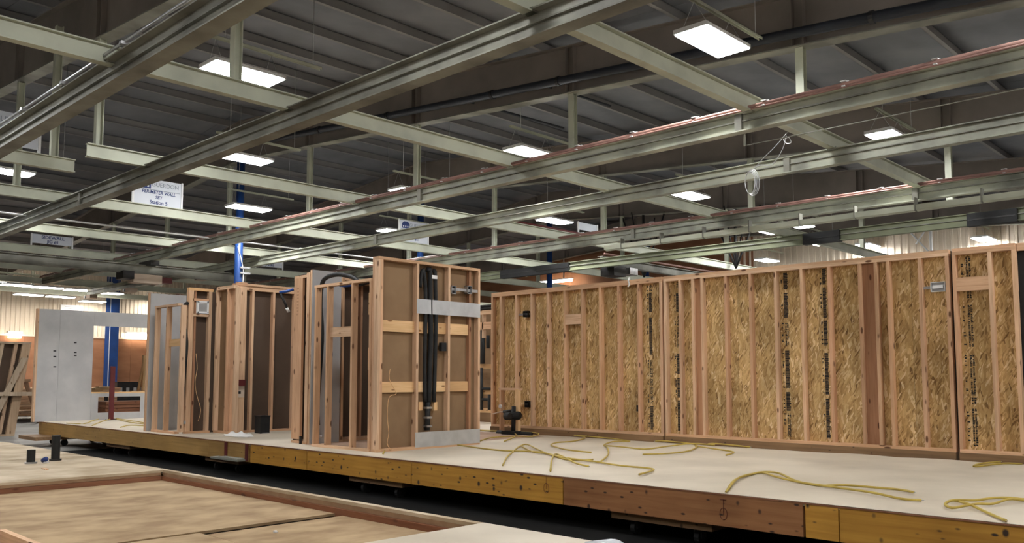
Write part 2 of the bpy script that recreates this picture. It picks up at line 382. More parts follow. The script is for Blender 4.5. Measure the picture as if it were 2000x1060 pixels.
# cross beams (along Y) hung from the girders -------------------------------------------
CB = [(-5.45, 4.6, 17.1, 'nearest the camera, crossing the upper right'), (-9.8, -6, 31, 'second from the camera, below the twin lamp at upper left'),
      (-14.2, 4.95, 31, 'third from the camera, its square end showing at upper left'), (-18.4, -3, 31, 'fourth from the camera, carrying the perimeter wall sign'),
      (-22.5, -3, 31, 'fifth from the camera, passing behind the blue column'), (-26.5, -3, 31, 'sixth from the camera, carrying the sidewall jig signs'),
      (-30.8, -3, 31, 'seventh from the camera, far left'), (-35, -3, 31, 'eighth from the camera, far left'), (-39.2, -3, 31, 'farthest from the camera near the end wall')]
for X, y0, y1, lab in CB:
    c = thing('cross_beam', 'cream painted steel cross beam '+lab, 'beam', (X, (y0+y1)/2, 5.0), 'cream cross beams')
    prism('beam', c, [(a, b) for a, b in ibeam_poly(X, 5.0, .22, .12)], 1, y0, y1, CREAM)
    for gy in GY:
        hy = gy
        if X == -14.2 and gy == 5.15: hy = 5.12
        if y0-.1 <= hy <= y1 or (X == -5.45 and gy == 18.3):
            z0 = 5.22 if hy <= y1 else 5.0
            bm = bmesh.new(); zt = zbot(X)
            addbox(bm, X-.06, X+.06, hy-.055, hy-.043, z0, zt); addbox(bm, X-.06, X+.06, hy+.043, hy+.055, z0, zt); addbox(bm, X-.006, X+.006, hy-.045, hy+.045, z0, zt)
            fin('hanger_post', bm, CREAM, c)
# a short stub beam left of the third cross beam, carrying the cut off sign
c = thing('cross_beam', 'short cream beam with square end under the cut off sign at far left', 'beam', (-15.4, 4, 5.0), 'cream cross beams')
prism('beam', c, ibeam_poly(-15.4, 4.98, .22, .12), 1, 0, 5.18, CREAM)
for hy in (3.4, 4.85):
    bm = bmesh.new(); addbox(bm, -15.46, -15.34, hy-.055, hy-.043, 5.2, zbot(-15.4)+.4); addbox(bm, -15.46, -15.34, hy+.043, hy+.055, 5.2, zbot(-15.4)+.4); addbox(bm, -15.406, -15.394, hy-.05, hy+.05, 5.2, zbot(-15.4)+.4); fin('hanger_post', bm, CREAM, c)

# crane rails (along X) ---------------------------------------------------------------
def rail(Y, x0, x1, mat, lab, conduit=False, dep=.26, wid=.15, z0=4.75, splices=()):
    r = thing('crane_rail', lab, 'rail', ((x0+x1)/2, Y, z0), 'overhead crane rails')
    prism('beam', r, ibeam_poly(Y, z0, dep, wid), 0, x0, x1, mat)
    for X in CROSSX:
        if x0 < X < x1: bx('hanger_clip', r, X-.07, X+.07, Y-.085, Y+.085, z0+dep-.03, z0+dep+.012, mat)
    for X in splices: bx('splice_plate', r, X-.05, X+.05, Y-.06, Y+.06, z0+.02, z0+dep-.02, GRIME)
    bx('web_angle', r, x0, x1, Y-.045, Y-.006, z0+dep*.52, z0+dep*.58, GRIME)
    if conduit:
        cyl('conduit', r, (x0, Y-.05, z0+dep+.045), (x1, Y-.05, z0+dep+.045), .026, REDC, 10)
        cyl('lower_conduit', r, (x0, Y-.085, z0+dep+.005), (x1, Y-.085, z0+dep+.005), .014, REDC, 8)
        x = x0+.5
        while x < x1:
            bm = bmesh.new(); addbox(bm, x-.02, x+.02, Y-.13, Y+.02, z0+dep, z0+dep+.012); addbox(bm, x-.02, x+.02, Y-.005, Y+.02, z0+dep, z0+dep+.10); addbox(bm, x-.05, x+.02, Y-.09, Y-.02, z0+dep+.075, z0+dep+.085)
            fin('bracket', bm, WHITE, r); x += 1.05
    return r
rail(3.66, -20.5, 2.5, GRIME, 'grimy steel crane rail nearest the camera, crossing the top left corner', dep=.30, wid=.2)
ra = thing('conductor_bar', 'pair of thin conductor bars along the nearest crane rail', 'conductor', (-8, 3.6, 5.05))
cyl('bar', ra, (-16, 3.56, 5.10), (2, 3.56, 5.10), .018, STEEL, 8); cyl('bar', ra, (-13, 3.64, 5.10), (2, 3.64, 5.10), .018, REDC, 8)
for x in (-12.5, -11, -9.2, -7.4): bx('bracket', ra, x-.03, x+.03, 3.50, 3.66, 5.05, 5.085, STEEL)
rail(5.95, -24.5, 2.5, GRIME, 'stained steel crane rail running from lower left to the top centre', dep=.28, wid=.19, splices=(-17.2,))
rail(10.2, -33, 2.5, RAILP, 'cream crane rail with red conduit, crossing the upper right', True, splices=(-5.6, -12.2))
rd = rail(12.8, -36, 2.5, RAILP, 'plain cream crane rail just beyond the one with red conduit', splices=(-6.2, -17.0))
for px_, py_ in ((393, 533), (249, 573), (172, 588)):
    q = ony(px_, py_, 12.72); b_ = bx('trolley_block', rd, q.x-.35, q.x+.35, 12.66, 12.94, 4.60, 4.745, CARD); bx('trolley_wheel', b_, q.x-.25, q.x-.1, 12.64, 12.66, 4.62, 4.72, BLKST)
rail(16.5, -36, 2.5, RAILP, 'cream crane rail with red conduit above the strand board wall', True, splices=(-5.5, -11.9))
r = thing('festoon_track', 'slim pale track hung under the farther red conduit rail', 'track', (-8, 16.2, 4.5))
prism('track', r, [(16.12, 4.52), (16.22, 4.50), (16.22, 4.60), (16.12, 4.62)], 0, -12.5, 2.5, CREAM)
for x in [-12+i*1.1 for i in range(13)]: bx('trolley_clip', r, x-.012, x+.012, 16.1, 16.24, 4.50, 4.75, GRIME)
rail(19.75, -36, 2.5, OLIVE, 'olive crane rail with black pads wrapped around it', z0=4.70)
for x0, x1, lab in ((-9.2, -8.3, 'black pad wrapped on olive rail behind the middle of the board wall'), (-5.55, -4.6, 'black pad wrapped on olive rail at the far right'), (-19.5, -16.6, 'long black pad wrapped on olive rail left of the board wall')):
    t = thing('rail_pad', lab, 'pad', ((x0+x1)/2, 19.75, 4.69)); 
    bx('wrap', t, x0, x1, 19.66, 19.84, 4.685, 4.955, BLACK); bx('seam', t, x0+.03, x1-.03, 19.65, 19.66, 4.80, 4.83, BLKST)
for Y, Z, x0, x1, lab in ((10.32, 4.6, -5.6, 2.5, 'thin steel cable strung under the red conduit rail at right'),):
    t = thing('steel_cable', lab, 'cable', (-2, Y, Z)); cyl('strand', t, (x0, Y, Z), (x1, Y, Z), .007, GRIME, 6); bx('anchor', t, x0-.012, x0+.012, Y-.03, Y+.0, Z-.01, 4.75, GRIME)

# bridge crane at far left
t = thing('bridge_crane', 'grey bridge crane beam with brown hoist, far left under the rails', 'crane', (-24.1, 9, 4.3))
prism('bridge', t, ibeam_poly(-24.1, 4.38, .26, .16), 1, 5.2, 13.2, GRIME)
for y in (5.95, 10.2, 12.8):
    bx('end_truck', t, -24.5, -23.7, y-.12, y+.12, 4.62, 4.75, BLKST)
h = bx('hoist_body', t, -24.3, -23.9, 9.7, 10.5, 4.12, 4.36, CARD)
bx('motor', t, -24.28, -23.92, 10.5, 10.8, 4.16, 4.32, MAROON); bx('trolley', t, -24.35, -23.85, 9.4, 9.7, 4.2, 4.42, BLKST)
t = thing('bridge_crane', 'second bridge crane with pink conduit behind the strand board wall', 'crane', (-14, 25, 4.6))
p0, p1 = onz(1240, 478, 5.0), onz(1500, 530, 5.0)
prism('bridge', t, ibeam_poly(-15.5, 4.8, .24, .2), 1, 19.8, 31, GRIME)
cyl('conduit', t, (-15.35, 19.8, 5.1), (-15.35, 31, 5.1), .03, REDC, 8)
bx('hoist_body', t, -15.8, -15.3, 20.2, 20.8, 4.5, 4.8, BLKST)
bx('trolley', t, -15.7, -15.3, 21.0, 21.4, 4.6, 4.8, STEEL)
t = thing('conduit_run', 'dark red conduit pair lying on the third cross beam', 'conduit', (-14.2, 16, 5.22))
cyl('conduit', t, (-14.17, 14.5, 5.25), (-14.17, 17.6, 5.25), .028, MAROON, 8); cyl('lower_conduit', t, (-14.23, 14.5, 5.24), (-14.23, 17.6, 5.24), .018, REDC, 8)
t = thing('conduit_run', 'thin white pipe strung across the left between two cross beams', 'conduit', (-20.4, 10, 5.0))
a, b = onz(0, 397, 5.0), onz(640, 483, 5.0); cyl('pipe', t, (-20.4, -2, 5.0), (-20.4, 17, 5.0), .02, WHITE, 8)
for y in (3.66, 5.95, 10.2, 12.8): bx('saddle', t, -20.45, -20.35, y-.03, y+.03, 4.98, 5.045, STEEL)

# bar joists / braces far back
def brace(name, par, p0, p1, r, mat): return cyl(name, par, p0, p1, r, mat, 6)
for X, Y, lab in ((ony(1437, 490, 24.8).x, 24.8, 'small dark strut cluster hanging from the girder left of the black pad'), (ony(1257, 470, 24.8).x, 24.8, 'small dark strut cluster hanging behind the third cross beam')):
    t = thing('strut_brace', lab, 'brace', (X, Y, 5.0))
    zt = zbot(X)
    brace('post', t, (X, Y, 5.1), (X, Y, zt), .05, BLKST)
    for dx in (-.9, .9): brace('diagonal', t, (X, Y, 5.0), (X+dx, Y, zt), .03, BLKST)
    for dy in (-.7, .7): brace('diagonal', t, (X, Y, 5.0), (X, Y+dy, zt), .022, BLKST)
t = thing('strut_brace', 'white K shaped brace beside the back wall at right', 'brace', (-10.2, 31, 5.6))
brace('post', t, (-9.9, 31, 5.7), (-9.9, 31, zbot(-9.9)), .05, WHITE); brace('diagonal', t, (-9.95, 31, 5.75), (-10.7, 31, zbot(-10.7)), .03, WHITE); brace('diagonal', t, (-10.4, 31, 6.1), (-10.0, 31, zbot(-10)), .03, WHITE)
# knee braces to the ridge, left background
for i, (X, Y) in enumerate(((-15.4, 8.2), (-12.6, 8.0))):
    t = thing('flange_brace', ('grey angle brace between purlin and girder at upper left, the %s one' % ('farther', 'nearer')[i]), 'brace', (X, 5.3, zbot(X)), 'flange braces')
    brace('angle', t, (X, 5.25, zbot(X)+.05), (X, 5.25+1.1, ztop(X)+.02), .03, GRIME)

# ------------------------------------------------------------------ lights
def high_bay(x, y, z, lab, strut=True, lens=None):
    t = thing('high_bay_light', lab, 'light', (x, y, z), 'LED high bay lights')
    bm = bmesh.new()
    for s in (-1, 1): addbox(bm, x-.25, x+.25, y+s*.56-.015, y+s*.56+.015, z, z+.06)
    addbox(bm, x-.25, x+.25, y-.56, y+.56, z+.012, z+.06); addbox(bm, x-.08, x+.08, y-.3, y+.3, z+.06, z+.10)
    hs = fin('housing', bm, WHITE, t)
    for k in (-1, 1): bx('lens', hs, x+k*.125-.115, x+k*.125+.115, y-.54, y+.54, z-.012, z+.012, lens or LENS)
    if strut:
        zs = z+.42
        for s in (-.45, .45):
            bm = bmesh.new(); addtube(bm, [(x-.2, y+s, z+.06), (x, y+s, zs)], .004, 5); addtube(bm, [(x+.2, y+s, z+.06), (x, y+s, zs)], .004, 5); fin('hanger_wire', bm, STEEL, t)
        bm = bmesh.new(); addbox(bm, x-.03, x+.03, y-.6, y+1.35, zs+.035, zs+.04); addbox(bm, x-.03, x-.025, y-.6, y+1.35, zs, zs+.04); addbox(bm, x+.025, x+.03, y-.6, y+1.35, zs, zs+.04); fin('strut_channel', bm, CREAM, t)
        for s in (-.3, 1.2): cyl('drop_rod', t, (x, y+s, zs+.04), (x, y+s, ztop(x)+.21), .006, STEEL, 5)
    return t
HB = [((475, 145), 6, 'bright LED light behind a hanger post at upper left'), ((1392, 82), 6, 'largest LED light, hung under a channel at upper right'),
      ((475, 310), 6, 'LED light just above the top of the blue column'), ((1037, 300), 6, 'LED light at centre, right above the red conduit rail'),
      ((486, 407), 6, 'LED light half hidden by the blue column'), ((1737, 270), 6, 'LED light resting visually on the plain cream rail at right'),
      ((1347, 382), 6, 'LED light above the second cross beam, centre right'), ((1083, 432), 6, 'LED light between the plain cream rail and farther conduit rail'),
      ((1560, 440), 6, 'LED light below the farther conduit rail, right of its twin'), ((1503, 452), 6, 'LED light below the farther conduit rail, left of its twin'),
      ((1597, 475), 6, 'LED light tucked right under the small black pad'), ((1695, 480), 6, 'LED light right of the small black pad, above the board wall'),
      ((1922, 467), 6, 'LED light in front of the cream back wall at far right'), ((1498, 509), 6, 'LED light peeping over the board wall top, centre right'),
      ((992, 553), 6, 'LED light over the left end of the board wall'), ((8, 335), 6, 'LED light cut by the left edge of the photo'),
      ((806, 376), 6, 'LED light mostly hidden behind the red conduit rail'), ((772, 453), 6, 'LED light peeking out left of the station sign'),
      ((6, 552), 5.4, 'far LED light at the left edge, low'), ((258, 592), 5.4, 'far LED light above the grey gable wall, rightmost')]
for n_, (px, py) in enumerate(((30, 557), (92, 562), (154, 567), (56, 576), (118, 580), (212, 573))):
    HB.append(((px, py), 5.1, 'far LED light in the bright cluster, %s' % ('leftmost of its back row', 'second of its back row', 'third of its back row', 'left of the front pair', 'right of the front pair', 'rightmost of all')[n_]))
HB += [((170, 591), 5.1, 'far LED light just below the bright cluster')]
for (px, py), z, lab in HB:
    p = onz(px, py, z) if px not in (1922, 1695) else ony(px, py, 31.35)
    if px in (1922, 1695): z = p.z
    p.x = max(p.x, XE+1.0)
    high_bay(p.x, p.y, z, lab, lens=LENS if z > 5.5 else LENS2)
OUT = [(-5.85, 3.4, 'above the near floor deck'), (-11.5, -.1, 'left of the camera'), (-1.2, 4.2, 'ahead and above the camera'), (-1.0, 10.4, 'over the right end of the deck'), (-.8, 17, 'behind the right end of the board wall'),
       (-1.2, -2.6, 'behind the camera'), (-6, -3, 'behind and left of the camera'), (-16.1, 2.2, 'high at left'), (3, 7, 'far right by the wall'), (-21, -.5, 'far left'), (-1, 24, 'far right back'), (-26.2, -1.5, 'beyond the left edge')]
for x, y, lab in OUT: high_bay(x, y, 6.0 if x < -4 else 5.9, 'LED light out of view, '+lab, strut=False)
p = ony(1083, 550, 31.3)
t = thing('tube_light', 'warm tube light above the left part of the board wall', 'light', p)
cyl('tube', t, p+Vector((-1.1, 0, 0)), p+Vector((1.1, 0, 0)), .06, WARM, 10); bx('reflector', t, p.x-1.15, p.x+1.15, p.y-.1, p.y+.1, p.z+.06, p.z+.11, WHITE); cyl('rod', t, (p.x+.6, p.y, p.z+.1), (p.x+.6, p.y, zbot(p.x+.6)), .03, WHITE, 6)
for px, py, lab, wd in ((30, 655, 'small wall lamp at the left edge of the end wall', .25), (276, 656, 'bright wall lamp on the end wall beside the gable window', .7)):
    p = onx(px, py, XE+.3); t = thing('wall_lamp', lab, 'lamp', (XE+.2, p.y, p.z))
    bx('housing', t, XE+.03, XE+.3, p.y-wd-.05, p.y+wd+.05, p.z+.12, p.z+.2, WHITE); bx('diffuser', t, XE+.1, XE+.32, p.y-wd, p.y+wd, p.z-.12, p.z+.12, WALLL)

# ------------------------------------------------------------------ signs
def sign(X, y0, y1, z0, z1, zfoot, lab, lines, logo=None, ztopfoot=None):
    t = thing('station_sign', lab, 'sign', (X, (y0+y1)/2, zfoot), 'white station signs')
    b = bx('board', t, X-.01, X+.01, y0, y1, z0, z1, SIGN)
    for y in (y0, y1): bx('post', t, X-.015, X+.025, y-.02, y+.02, zfoot, z1+.015, WHITE)
    yc = (y0+y1)/2
    for s, z, size, m, bold, sh, dy, sx in lines: text(b, s, yc+dy, z, X+.0135, size, m, bold, sh, sx)
    if logo:
        zl = logo
        bx('divider', b, X+.01, X+.013, y0+.06, y1-.04, zl-.115, zl-.105, GREYP)
        em = prism('emblem', b, [(yc-.42, zl-.09), (yc-.16, zl-.09), (yc-.16, zl+.05), (yc-.22, zl+.10), (yc-.35, zl+.10), (yc-.42, zl+.04)], 0, X+.01, X+.014, NAVY)
        for q in range(3): bx('emblem_window', b, X+.014, X+.0155, yc-.39+q*.075, yc-.35+q*.075, zl-.06, zl-.02, SIGN)
    return t
def stn(X, y0, z, n, lab, zf): return sign(X, y0, y0+1.07, z, z+.57, zf, lab,
    [('GUERDON', z+.46, .13, GREYP, 0., 0, .16, .95), ('PERIMETER WALL', z+.29, .10, NAVY, .002, .15, .02, .95), ('SET', z+.18, .10, NAVY, .002, .15, .02, 1), ('Station '+n, z+.07, .11, NAVY, .002, 0, .02, 1)], z+.45)
stn(-18.36, 7.37, 5.21, '5', 'white PERIMETER WALL SET Station 5 sign on the fourth cross beam', 5.22-.0)
sign(-18.36, 14.57, 15.61, 5.23, 5.81, 5.22, 'white station sign half hidden by a rail in front of dark blue column', [('GUERDON', 5.69, .13, GREYP, 0, 0, .16, 1), ('PERIMETER', 5.53, .10, NAVY, .0025, .15, -.05, .9), ('# 1', 5.31, .10, NAVY, .0025, 0, .1, 1)], 5.68)
sign(-26.44, 7.84, 8.93, 5.29, 5.55, 5.22, 'white SIDEWALL JIG #1 sign at the far left', [('SIDEWALL', 5.475, .125, NAVY, .0025, 0, .02, 1.05), ('JIG #1', 5.355, .12, NAVY, .0025, 0, .02, 1)])
sign(-26.44, 14.81, 15.85, 5.29, 5.58, 5.22, 'white SIDEWALL JIG #2 sign partly hidden by a rail', [('SIDEWALL', 5.49, .125, NAVY, .0025, 0, .02, 1.05), ('JIG #2', 5.365, .12, NAVY, .0025, 0, .02, 1)])
sign(-15.4, 3.55, 4.62, 5.26, 5.80, 5.2, 'white sign cut by the left edge behind the nearest rail', [('GUERDON', 5.67, .13, GREYP, 0, 0, .16, 1)], 5.66)
for px0, px1, py, X, lab in ((1129, 1166, 463, -14.2, 'small white sign edge above the third cross beam'), (1330, 1359, 517, -18.4, 'small white sign on posts over the board wall, centre')):
    a, b = onx(px0, py, X), onx(px1, py, X)
    t = sign(X, a.y, b.y, 5.36, 5.56, 5.22, lab, [])

# coil of cable hung from the nearest cross beam
t = thing('cable_coil', 'coil of grey cable hanging from the nearest cross beam', 'cable', (-5.9, 11.3, 4.3))
pc = ony(1465, 357, 11.3)
for i in range(4):
    bm = bmesh.new(); ph = i*.25
    addtube(bm, [(pc.x+math.cos(a)*(.07+.012*i)+.012*i, pc.y+math.cos(a+ph)*.02, pc.z+math.sin(a)*(.16+.012*i)) for a in [2*math.pi*k/18 for k in range(18)]], 0.0055, 6, True); fin('loop', bm, STEEL, t, True)
top = onx(1538, 262, -5.45)
tube('tail', t, [ony(1466, 338, 11.3), ony(1490, 310, 11.3), ony(1515, 285, 11.3), ony(1538, 258, 11.3)], .006, STEEL, 6, 3)
tube('tail', t, [ony(1470, 332, 11.3), ony(1485, 322, 11.3), ony(1508, 322, 11.3), ony(1528, 292, 11.3), ony(1536, 265, 11.3)], .006, STEEL, 6, 3)
tube('knot', t, [ony(1532, 272, 11.3), ony(1540, 268, 11.3), ony(1545, 278, 11.3), ony(1536, 280, 11.3), ony(1530, 272, 11.3)], .006, STEEL, 6, 3)

# ================================================================== MAIN FLOOR MODULE
DZ, DY0, DY1, DX0, DX1 = .5, 6.65, 11.16, -21.3, 2.0
fm = thing('floor_module', 'long raised floor deck with pale film top and ochre rim boards', 'floor module', ((DX0+DX1)/2, 8.9, .22))
segs = [(-21.3, -13.2, RIM_TAN), (-13.2, -11.92, RIM_TAN), (-11.88, -10.35, RIM_OCH), (-10.34, -8.09, RIM_OCH), (-8.085, -5.70, RIM_OCH), (-5.695, -3.17, RIM_RED), (-3.155, -2.88, RIM_OCH), (-2.875, 2.0, RIM_OCH)]
for a, b, m in segs: bx('rim_board', fm, a, b-.006, DY0, DY0+.045, .225, .487, m)
for px, py in ((1067, 953), (1413, 1003)):
    q = ony(px, py, DY0-.003); bm = bmesh.new()
    addtube(bm, [(q.x+math.cos(a)*.035, q.y, q.z+math.sin(a)*.05) for a in [2*math.pi*k/16 for k in range(16)]], .0022, 4, True); addtube(bm, [(q.x, q.y, q.z-.01), (q.x, q.y, q.z+.12)], .002, 4); addtube(bm, [(q.x-.03, q.y, q.z+.12), (q.x+.03, q.y, q.z+.12)], .002, 4)
    fin('pencil_mark', bm, MAROON, fm)
bx('edge_trim', fm, DX0, DX1, DY0-.004, DY0+.06, .487, .497, RX)
x = DX0+.02
while x < DX1:
    bx('joist', fm, x, x+.04, DY0+.05, DY1, .225, .47, WY); x += .61
x = DX0
while x < DX1-.1:
    b = min(x+2.44, DX1); bx('subfloor_sheet', fm, x+.002, b-.002, DY0+.005, DY1, .47, .497, FGD); x = b
# pale protective film, gently rumpled
bm = bmesh.new(); nx, ny = 150, 22
grid = []
for i in range(nx+1):
    row = []
    for j in range(ny+1):
        X = DX0+.03+(DX1-DX0-.03)*i/nx; Y = DY0+.012+(DY1-DY0-.01)*j/ny
        e = 1.0 if 0 < j < ny else .2
        z = .4995+e*.0025*(math.sin(X*2.1+Y*3)+math.sin(X*5.3-Y*2.2)*.6+1.6)
        if j >= ny-1 and X > -5: z += .012*abs(math.sin(X*3.1))
        row.append(bm.verts.new((X, Y, z)))
    grid.append(row)
for i in range(nx):
    for j in range(ny): bm.faces.new((grid[i][j], grid[i+1][j], grid[i+1][j+1], grid[i][j+1]))
fin('deck_film', bm, DECK, fm, True)
bx('rear_rim_board', fm, DX0, DX1, DY1-.045, DY1, .225, .487, RIM_TAN)
# strap and step plate on the rim
t = thing('rim_step', 'small grey step plank strapped to the rim of the deck', 'step', onz(452, 893, .27))
a, b = ony(412, 893, 6.5), ony(478, 893, 6.5)
bx('plank', t, -12.85, -12.0, 6.50, 6.64, .235, .262, GRIME); bx('plank', t, -12.6, -12.02, 6.51, 6.63, .262, .278, GRIME)
for x in (-12.62, -11.98): bx('strap', t, x-.04, x+.04, 6.635, 6.648, .24, .49, MAROON)
# bearers and dollies carrying the deck
for i, (x, lab) in enumerate(((-20.6, 'under the far left end of the deck'), (-17.0, 'under the deck beside the gable wall'), (-12.9, 'under the deck below the small step'), (-8.9, 'under the deck below the pipe panel'), (-4.6, 'under the reddish rim board'), (-1.2, 'under the right end of the deck'))):
    t = thing('deck_dolly', 'wheeled timber dolly '+lab, 'dolly', (x, 7.3, 0), 'deck dollies')
    bx('bearer', t, x-.55, x+.55, 6.72 if i else 6.2, 7.9, .15, .224, SILL)
    for dx in (-.35, .35):
        for y in (6.85, 7.7):
            bm = bmesh.new(); addtube(bm, [(x+dx-.025, y, .07), (x+dx+.025, y, .07)], .07, 14); wv = fin('wheel', bm, BLACK, t)
            bm = bmesh.new(); addbox(bm, x+dx-.04, x+dx-.03, y-.04, y+.04, .06, .15); addbox(bm, x+dx+.03, x+dx+.04, y-.04, y+.04, .06, .15); addbox(bm, x+dx-.04, x+dx+.04, y-.06, y+.06, .14, .15); fin('caster_fork', bm, BLKST, wv)

# ------------------------------------------------------------------ strand board wall
SF, SD, WT = 11.20, .09, 3.06
def px2x(px):
    yt = 572-.0954*(px-962)+40
    return ony(px, yt, SF).x
def osbwall(x0, x1, studs, lab, flats=(), prints=(), blocks=()):
    t = thing('stud_wall', lab, 'wall', ((x0+x1)/2, SF, .5), 'strand board wall sections')
    bx('top_plate', t, x0, x1, SF, SF+SD, WT-.04, WT, WX); bx('lower_top_plate', t, x0, x1, SF, SF+SD, WT-.078, WT-.0405, WX)
    bx('bottom_plate', t, x0, x1, SF, SF+SD, .60, .638, WX); bx('sill', t, x0, x1, SF-.02, SF+SD+.1, .50, .5995, SILL)
    for s in studs: bx('stud', t, s, s+.04, SF, SF+SD, .6385, WT-.0785, WZ)
    for a, b in flats: bx('flat_stud', t, a, b, SF+SD-.04, SF+SD-.001, .6385, WT-.0785, RZ)
    x = x0
    while x < x1-.05:
        b = min(x+1.22, x1)
        if x1-b < .2: b = x1
        bx('strand_board', t, x+.0015, b-.0015, SF+SD, SF+SD+.011, .60, WT, OSB); x = b
    bx('building_paper', t, x0+.03, x1+.03, SF+SD+.013, SF+SD+.015, .605, WT-.01, BLACK)
    for a, wd in prints:
        bm = bmesh.new(); z = .68
        while z < WT-.10:
            run = random.uniform(.25, .6); dense = random.random() < .6; ze = min(z+run, WT-.10)
            while z < ze:
                hgt = random.uniform(.008, .02)
                if dense: addbox(bm, a+wd*.38, a+wd*random.uniform(.86, 1.0), SF+SD-.0012, SF+SD, z, z+hgt)
                else:
                    for q in range(2):
                        if random.random() < .85: addbox(bm, a+wd*(.5+.25*q), a+wd*(.5+.25*q+random.uniform(.12, .22)), SF+SD-.0012, SF+SD, z, z+hgt*.9)
                if random.random() < .30: addbox(bm, a+wd*.02, a+wd*random.uniform(.16, .3), SF+SD-.0012, SF+SD, z, z+hgt)
                z += hgt+.003
            z += random.uniform(.02, .1)
        fin('printed_stamp', bm, INK, t)
    for a, b, z0, z1 in blocks: bx('blocking', t, a, b, SF+.0, SF+.04, z0, z1, WX)
    return t
L = [px2x(p) for p in (959.5, 976, 1006, 1036, 1067.5, 1100.5, 1134, 1169.5, 1205.5, 1244, 1284)]
za, zb = ony(1120, 633, SF).z, ony(1120, 613, SF).z
gx = px2x(1294)
osbwall(L[0], gx-.02, L[:-1]+[gx-.02-.04], 'left section of the long strand board stud wall', prints=[(px2x(1257), .10)], blocks=[(L[5]+.04, L[6], za, zb)])
M_ = [px2x(p) for p in (1325, 1350, 1368, 1414, 1462, 1511, 1562, 1616, 1675.5, 1707, 1731, 1793)]
gx2 = px2x(1856.5)
osbwall(gx+.02, gx2-.022, [gx+.02]+M_+[gx2-.062], 'middle and longest section of the strand board stud wall', flats=[(M_[1]+.04, M_[2]), (M_[8]+.04, M_[9])], prints=[(M_[0]-.135, .085), (M_[5]+.06, .11), (M_[7]-.145, .09)])
R_ = [gx2+.018, px2x(1929), px2x(1976)]
za, zb = ony(1900, 567, SF).z, ony(1900, 540, SF).z
wr3 = osbwall(gx2+.018, R_[2]+.04, R_, 'right section of the strand board wall, cut by the photo edge', prints=[(R_[0]+.07, .12)], blocks=[(R_[0]+.04, R_[1], za, zb)])
t = thing('dark_opening_sheet', 'black sheet standing in for the dark opening past the right end of the board wall', 'sheet', (-1.2, SF+.1, .5))  # darkness of the open bay put in as a black sheet
bx('sheet', t, R_[2]+.045, 1.5, SF+SD+.0, SF+SD+.006, .5, WT-.05, BLACK); bx('added_batten', t, R_[2]+.045, 1.5, SF+SD-.04, SF+SD, WT-.09, WT-.0, WX)
# electrical boxes on the board wall
def ebox(px, py, Y, lab, mat, bar=True, w=.055, h=.055):
    p = ony(px, py, Y); t = thing('electrical_box', lab, 'electrical box', (p.x, Y, p.z))
    bm = bmesh.new()
    for (a, b, c, d) in ((-w, w, -h, -h+.006), (-w, w, h-.006, h), (-w, -w+.006, -h, h), (w-.006, w, -h, h)): addbox(bm, p.x+a, p.x+b, Y-.03, Y+.04, p.z+c, p.z+d)
    addbox(bm, p.x-w, p.x+w, Y+.034, Y+.04, p.z-h, p.z+h); fin('box', bm, mat, t)
    if bar: bx('bracket_bar', t, p.x-.2, p.x+.06, Y+.01, Y+.02, p.z-.02, p.z+.015, STEEL)
    bx('cover_strip', t, p.x-w*.7, p.x+w*.7, Y-.034, Y-.03, p.z-.02, p.z+.02, mat)
    return t
ebox(1028, 613, 11.24, 'dark round electrical box on the left end of the board wall', BLKST)
ebox(1833, 560, 11.24, 'white electrical box with bracket high on the board wall at right', WHITE, w=.085, h=.06)
ebox(1031, 789, 11.25, 'dark outlet box low on the board wall behind the valve stand', BLKST, False)
ebox(1247, 797, 11.25, 'dark outlet box low on the board wall beside the printed stamp', BLKST, False, w=.02, h=.05)
t = thing('rag_tie', 'small pale rag tied over the top plate of the board wall', 'rag', ony(1228, 545, SF))
p = ony(1228, 548, SF-.01); tube('tie', t, [p+Vector((0, .02, .05)), p+Vector((.0, -.01, .0)), p+Vector((.02, -.012, -.06)), p+Vector((-.01, -.012, -.1))], .014, PAPER, 6, 3)

# ------------------------------------------------------------------ partitions on the deck
def bxp(name, t, plane, X, px0, px1, py0, py1, d0, d1, mat):
    """box on an X = const plane spanning pixel columns px0..px1 and rows py0..py1"""
    a, b = onx(px0, (py0+py1)/2, X), onx(px1, (py0+py1)/2, X); pm = (px0+px1)/2
    return bx(name, t, X+d0, X+d1, a.y, b.y, onx(pm, py1, X).z, onx(pm, py0, X).z, mat)
# P9: tall pipe panel facing right
X9, T9 = -9.27, 3.13
t = thing('stud_wall', 'tall bathroom wall panel with black pipes and two metal plates', 'wall', (X9-.045, 7.95, .5))
Y9a, Y9b = 7.02, 8.92
bx('top_plate', t, X9-.09, X9, Y9a, Y9b, T9-.04, T9, WY); bx('bottom_plate', t, X9-.09, X9, Y9a, Y9b, .502, .542, WY)
st9 = [Y9a, onx(813, 700, X9).y, onx(875, 700, X9).y, Y9b-.04, Y9b-.20]
for i, y in enumerate(st9): bx('stud', t, X9-.09, X9-(.03 if i == 4 else 0), y, y+.04, .542, T9-.04, RZ if i == 4 else WZ)
bx('corner_stud', t, X9-.13, X9-.09, Y9a, Y9a+.09, .502, T9, WZ); bx('corner_stud', t, X9-.09, X9, Y9a+.04, Y9a+.08, .542, T9-.04, WZ)
bx('backing_board', t, X9-.105, X9-.091, Y9a+.09, Y9b, .502, T9, HARD)
for pyA, pyB in ((626, 648), (745, 766)):
    zz0, zz1 = onx(790, pyB, X9).z, onx(790, pyA, X9).z
    for a, b in ((st9[0]+.08, st9[1]), (st9[1]+.04, st9[2]), (st9[2]+.04, st9[4])): bx('blocking', t, X9-.09, X9-.05, a, b, zz0, zz1, LY)
z0, z1 = onx(850, 614, X9).z, onx(850, 586, X9).z
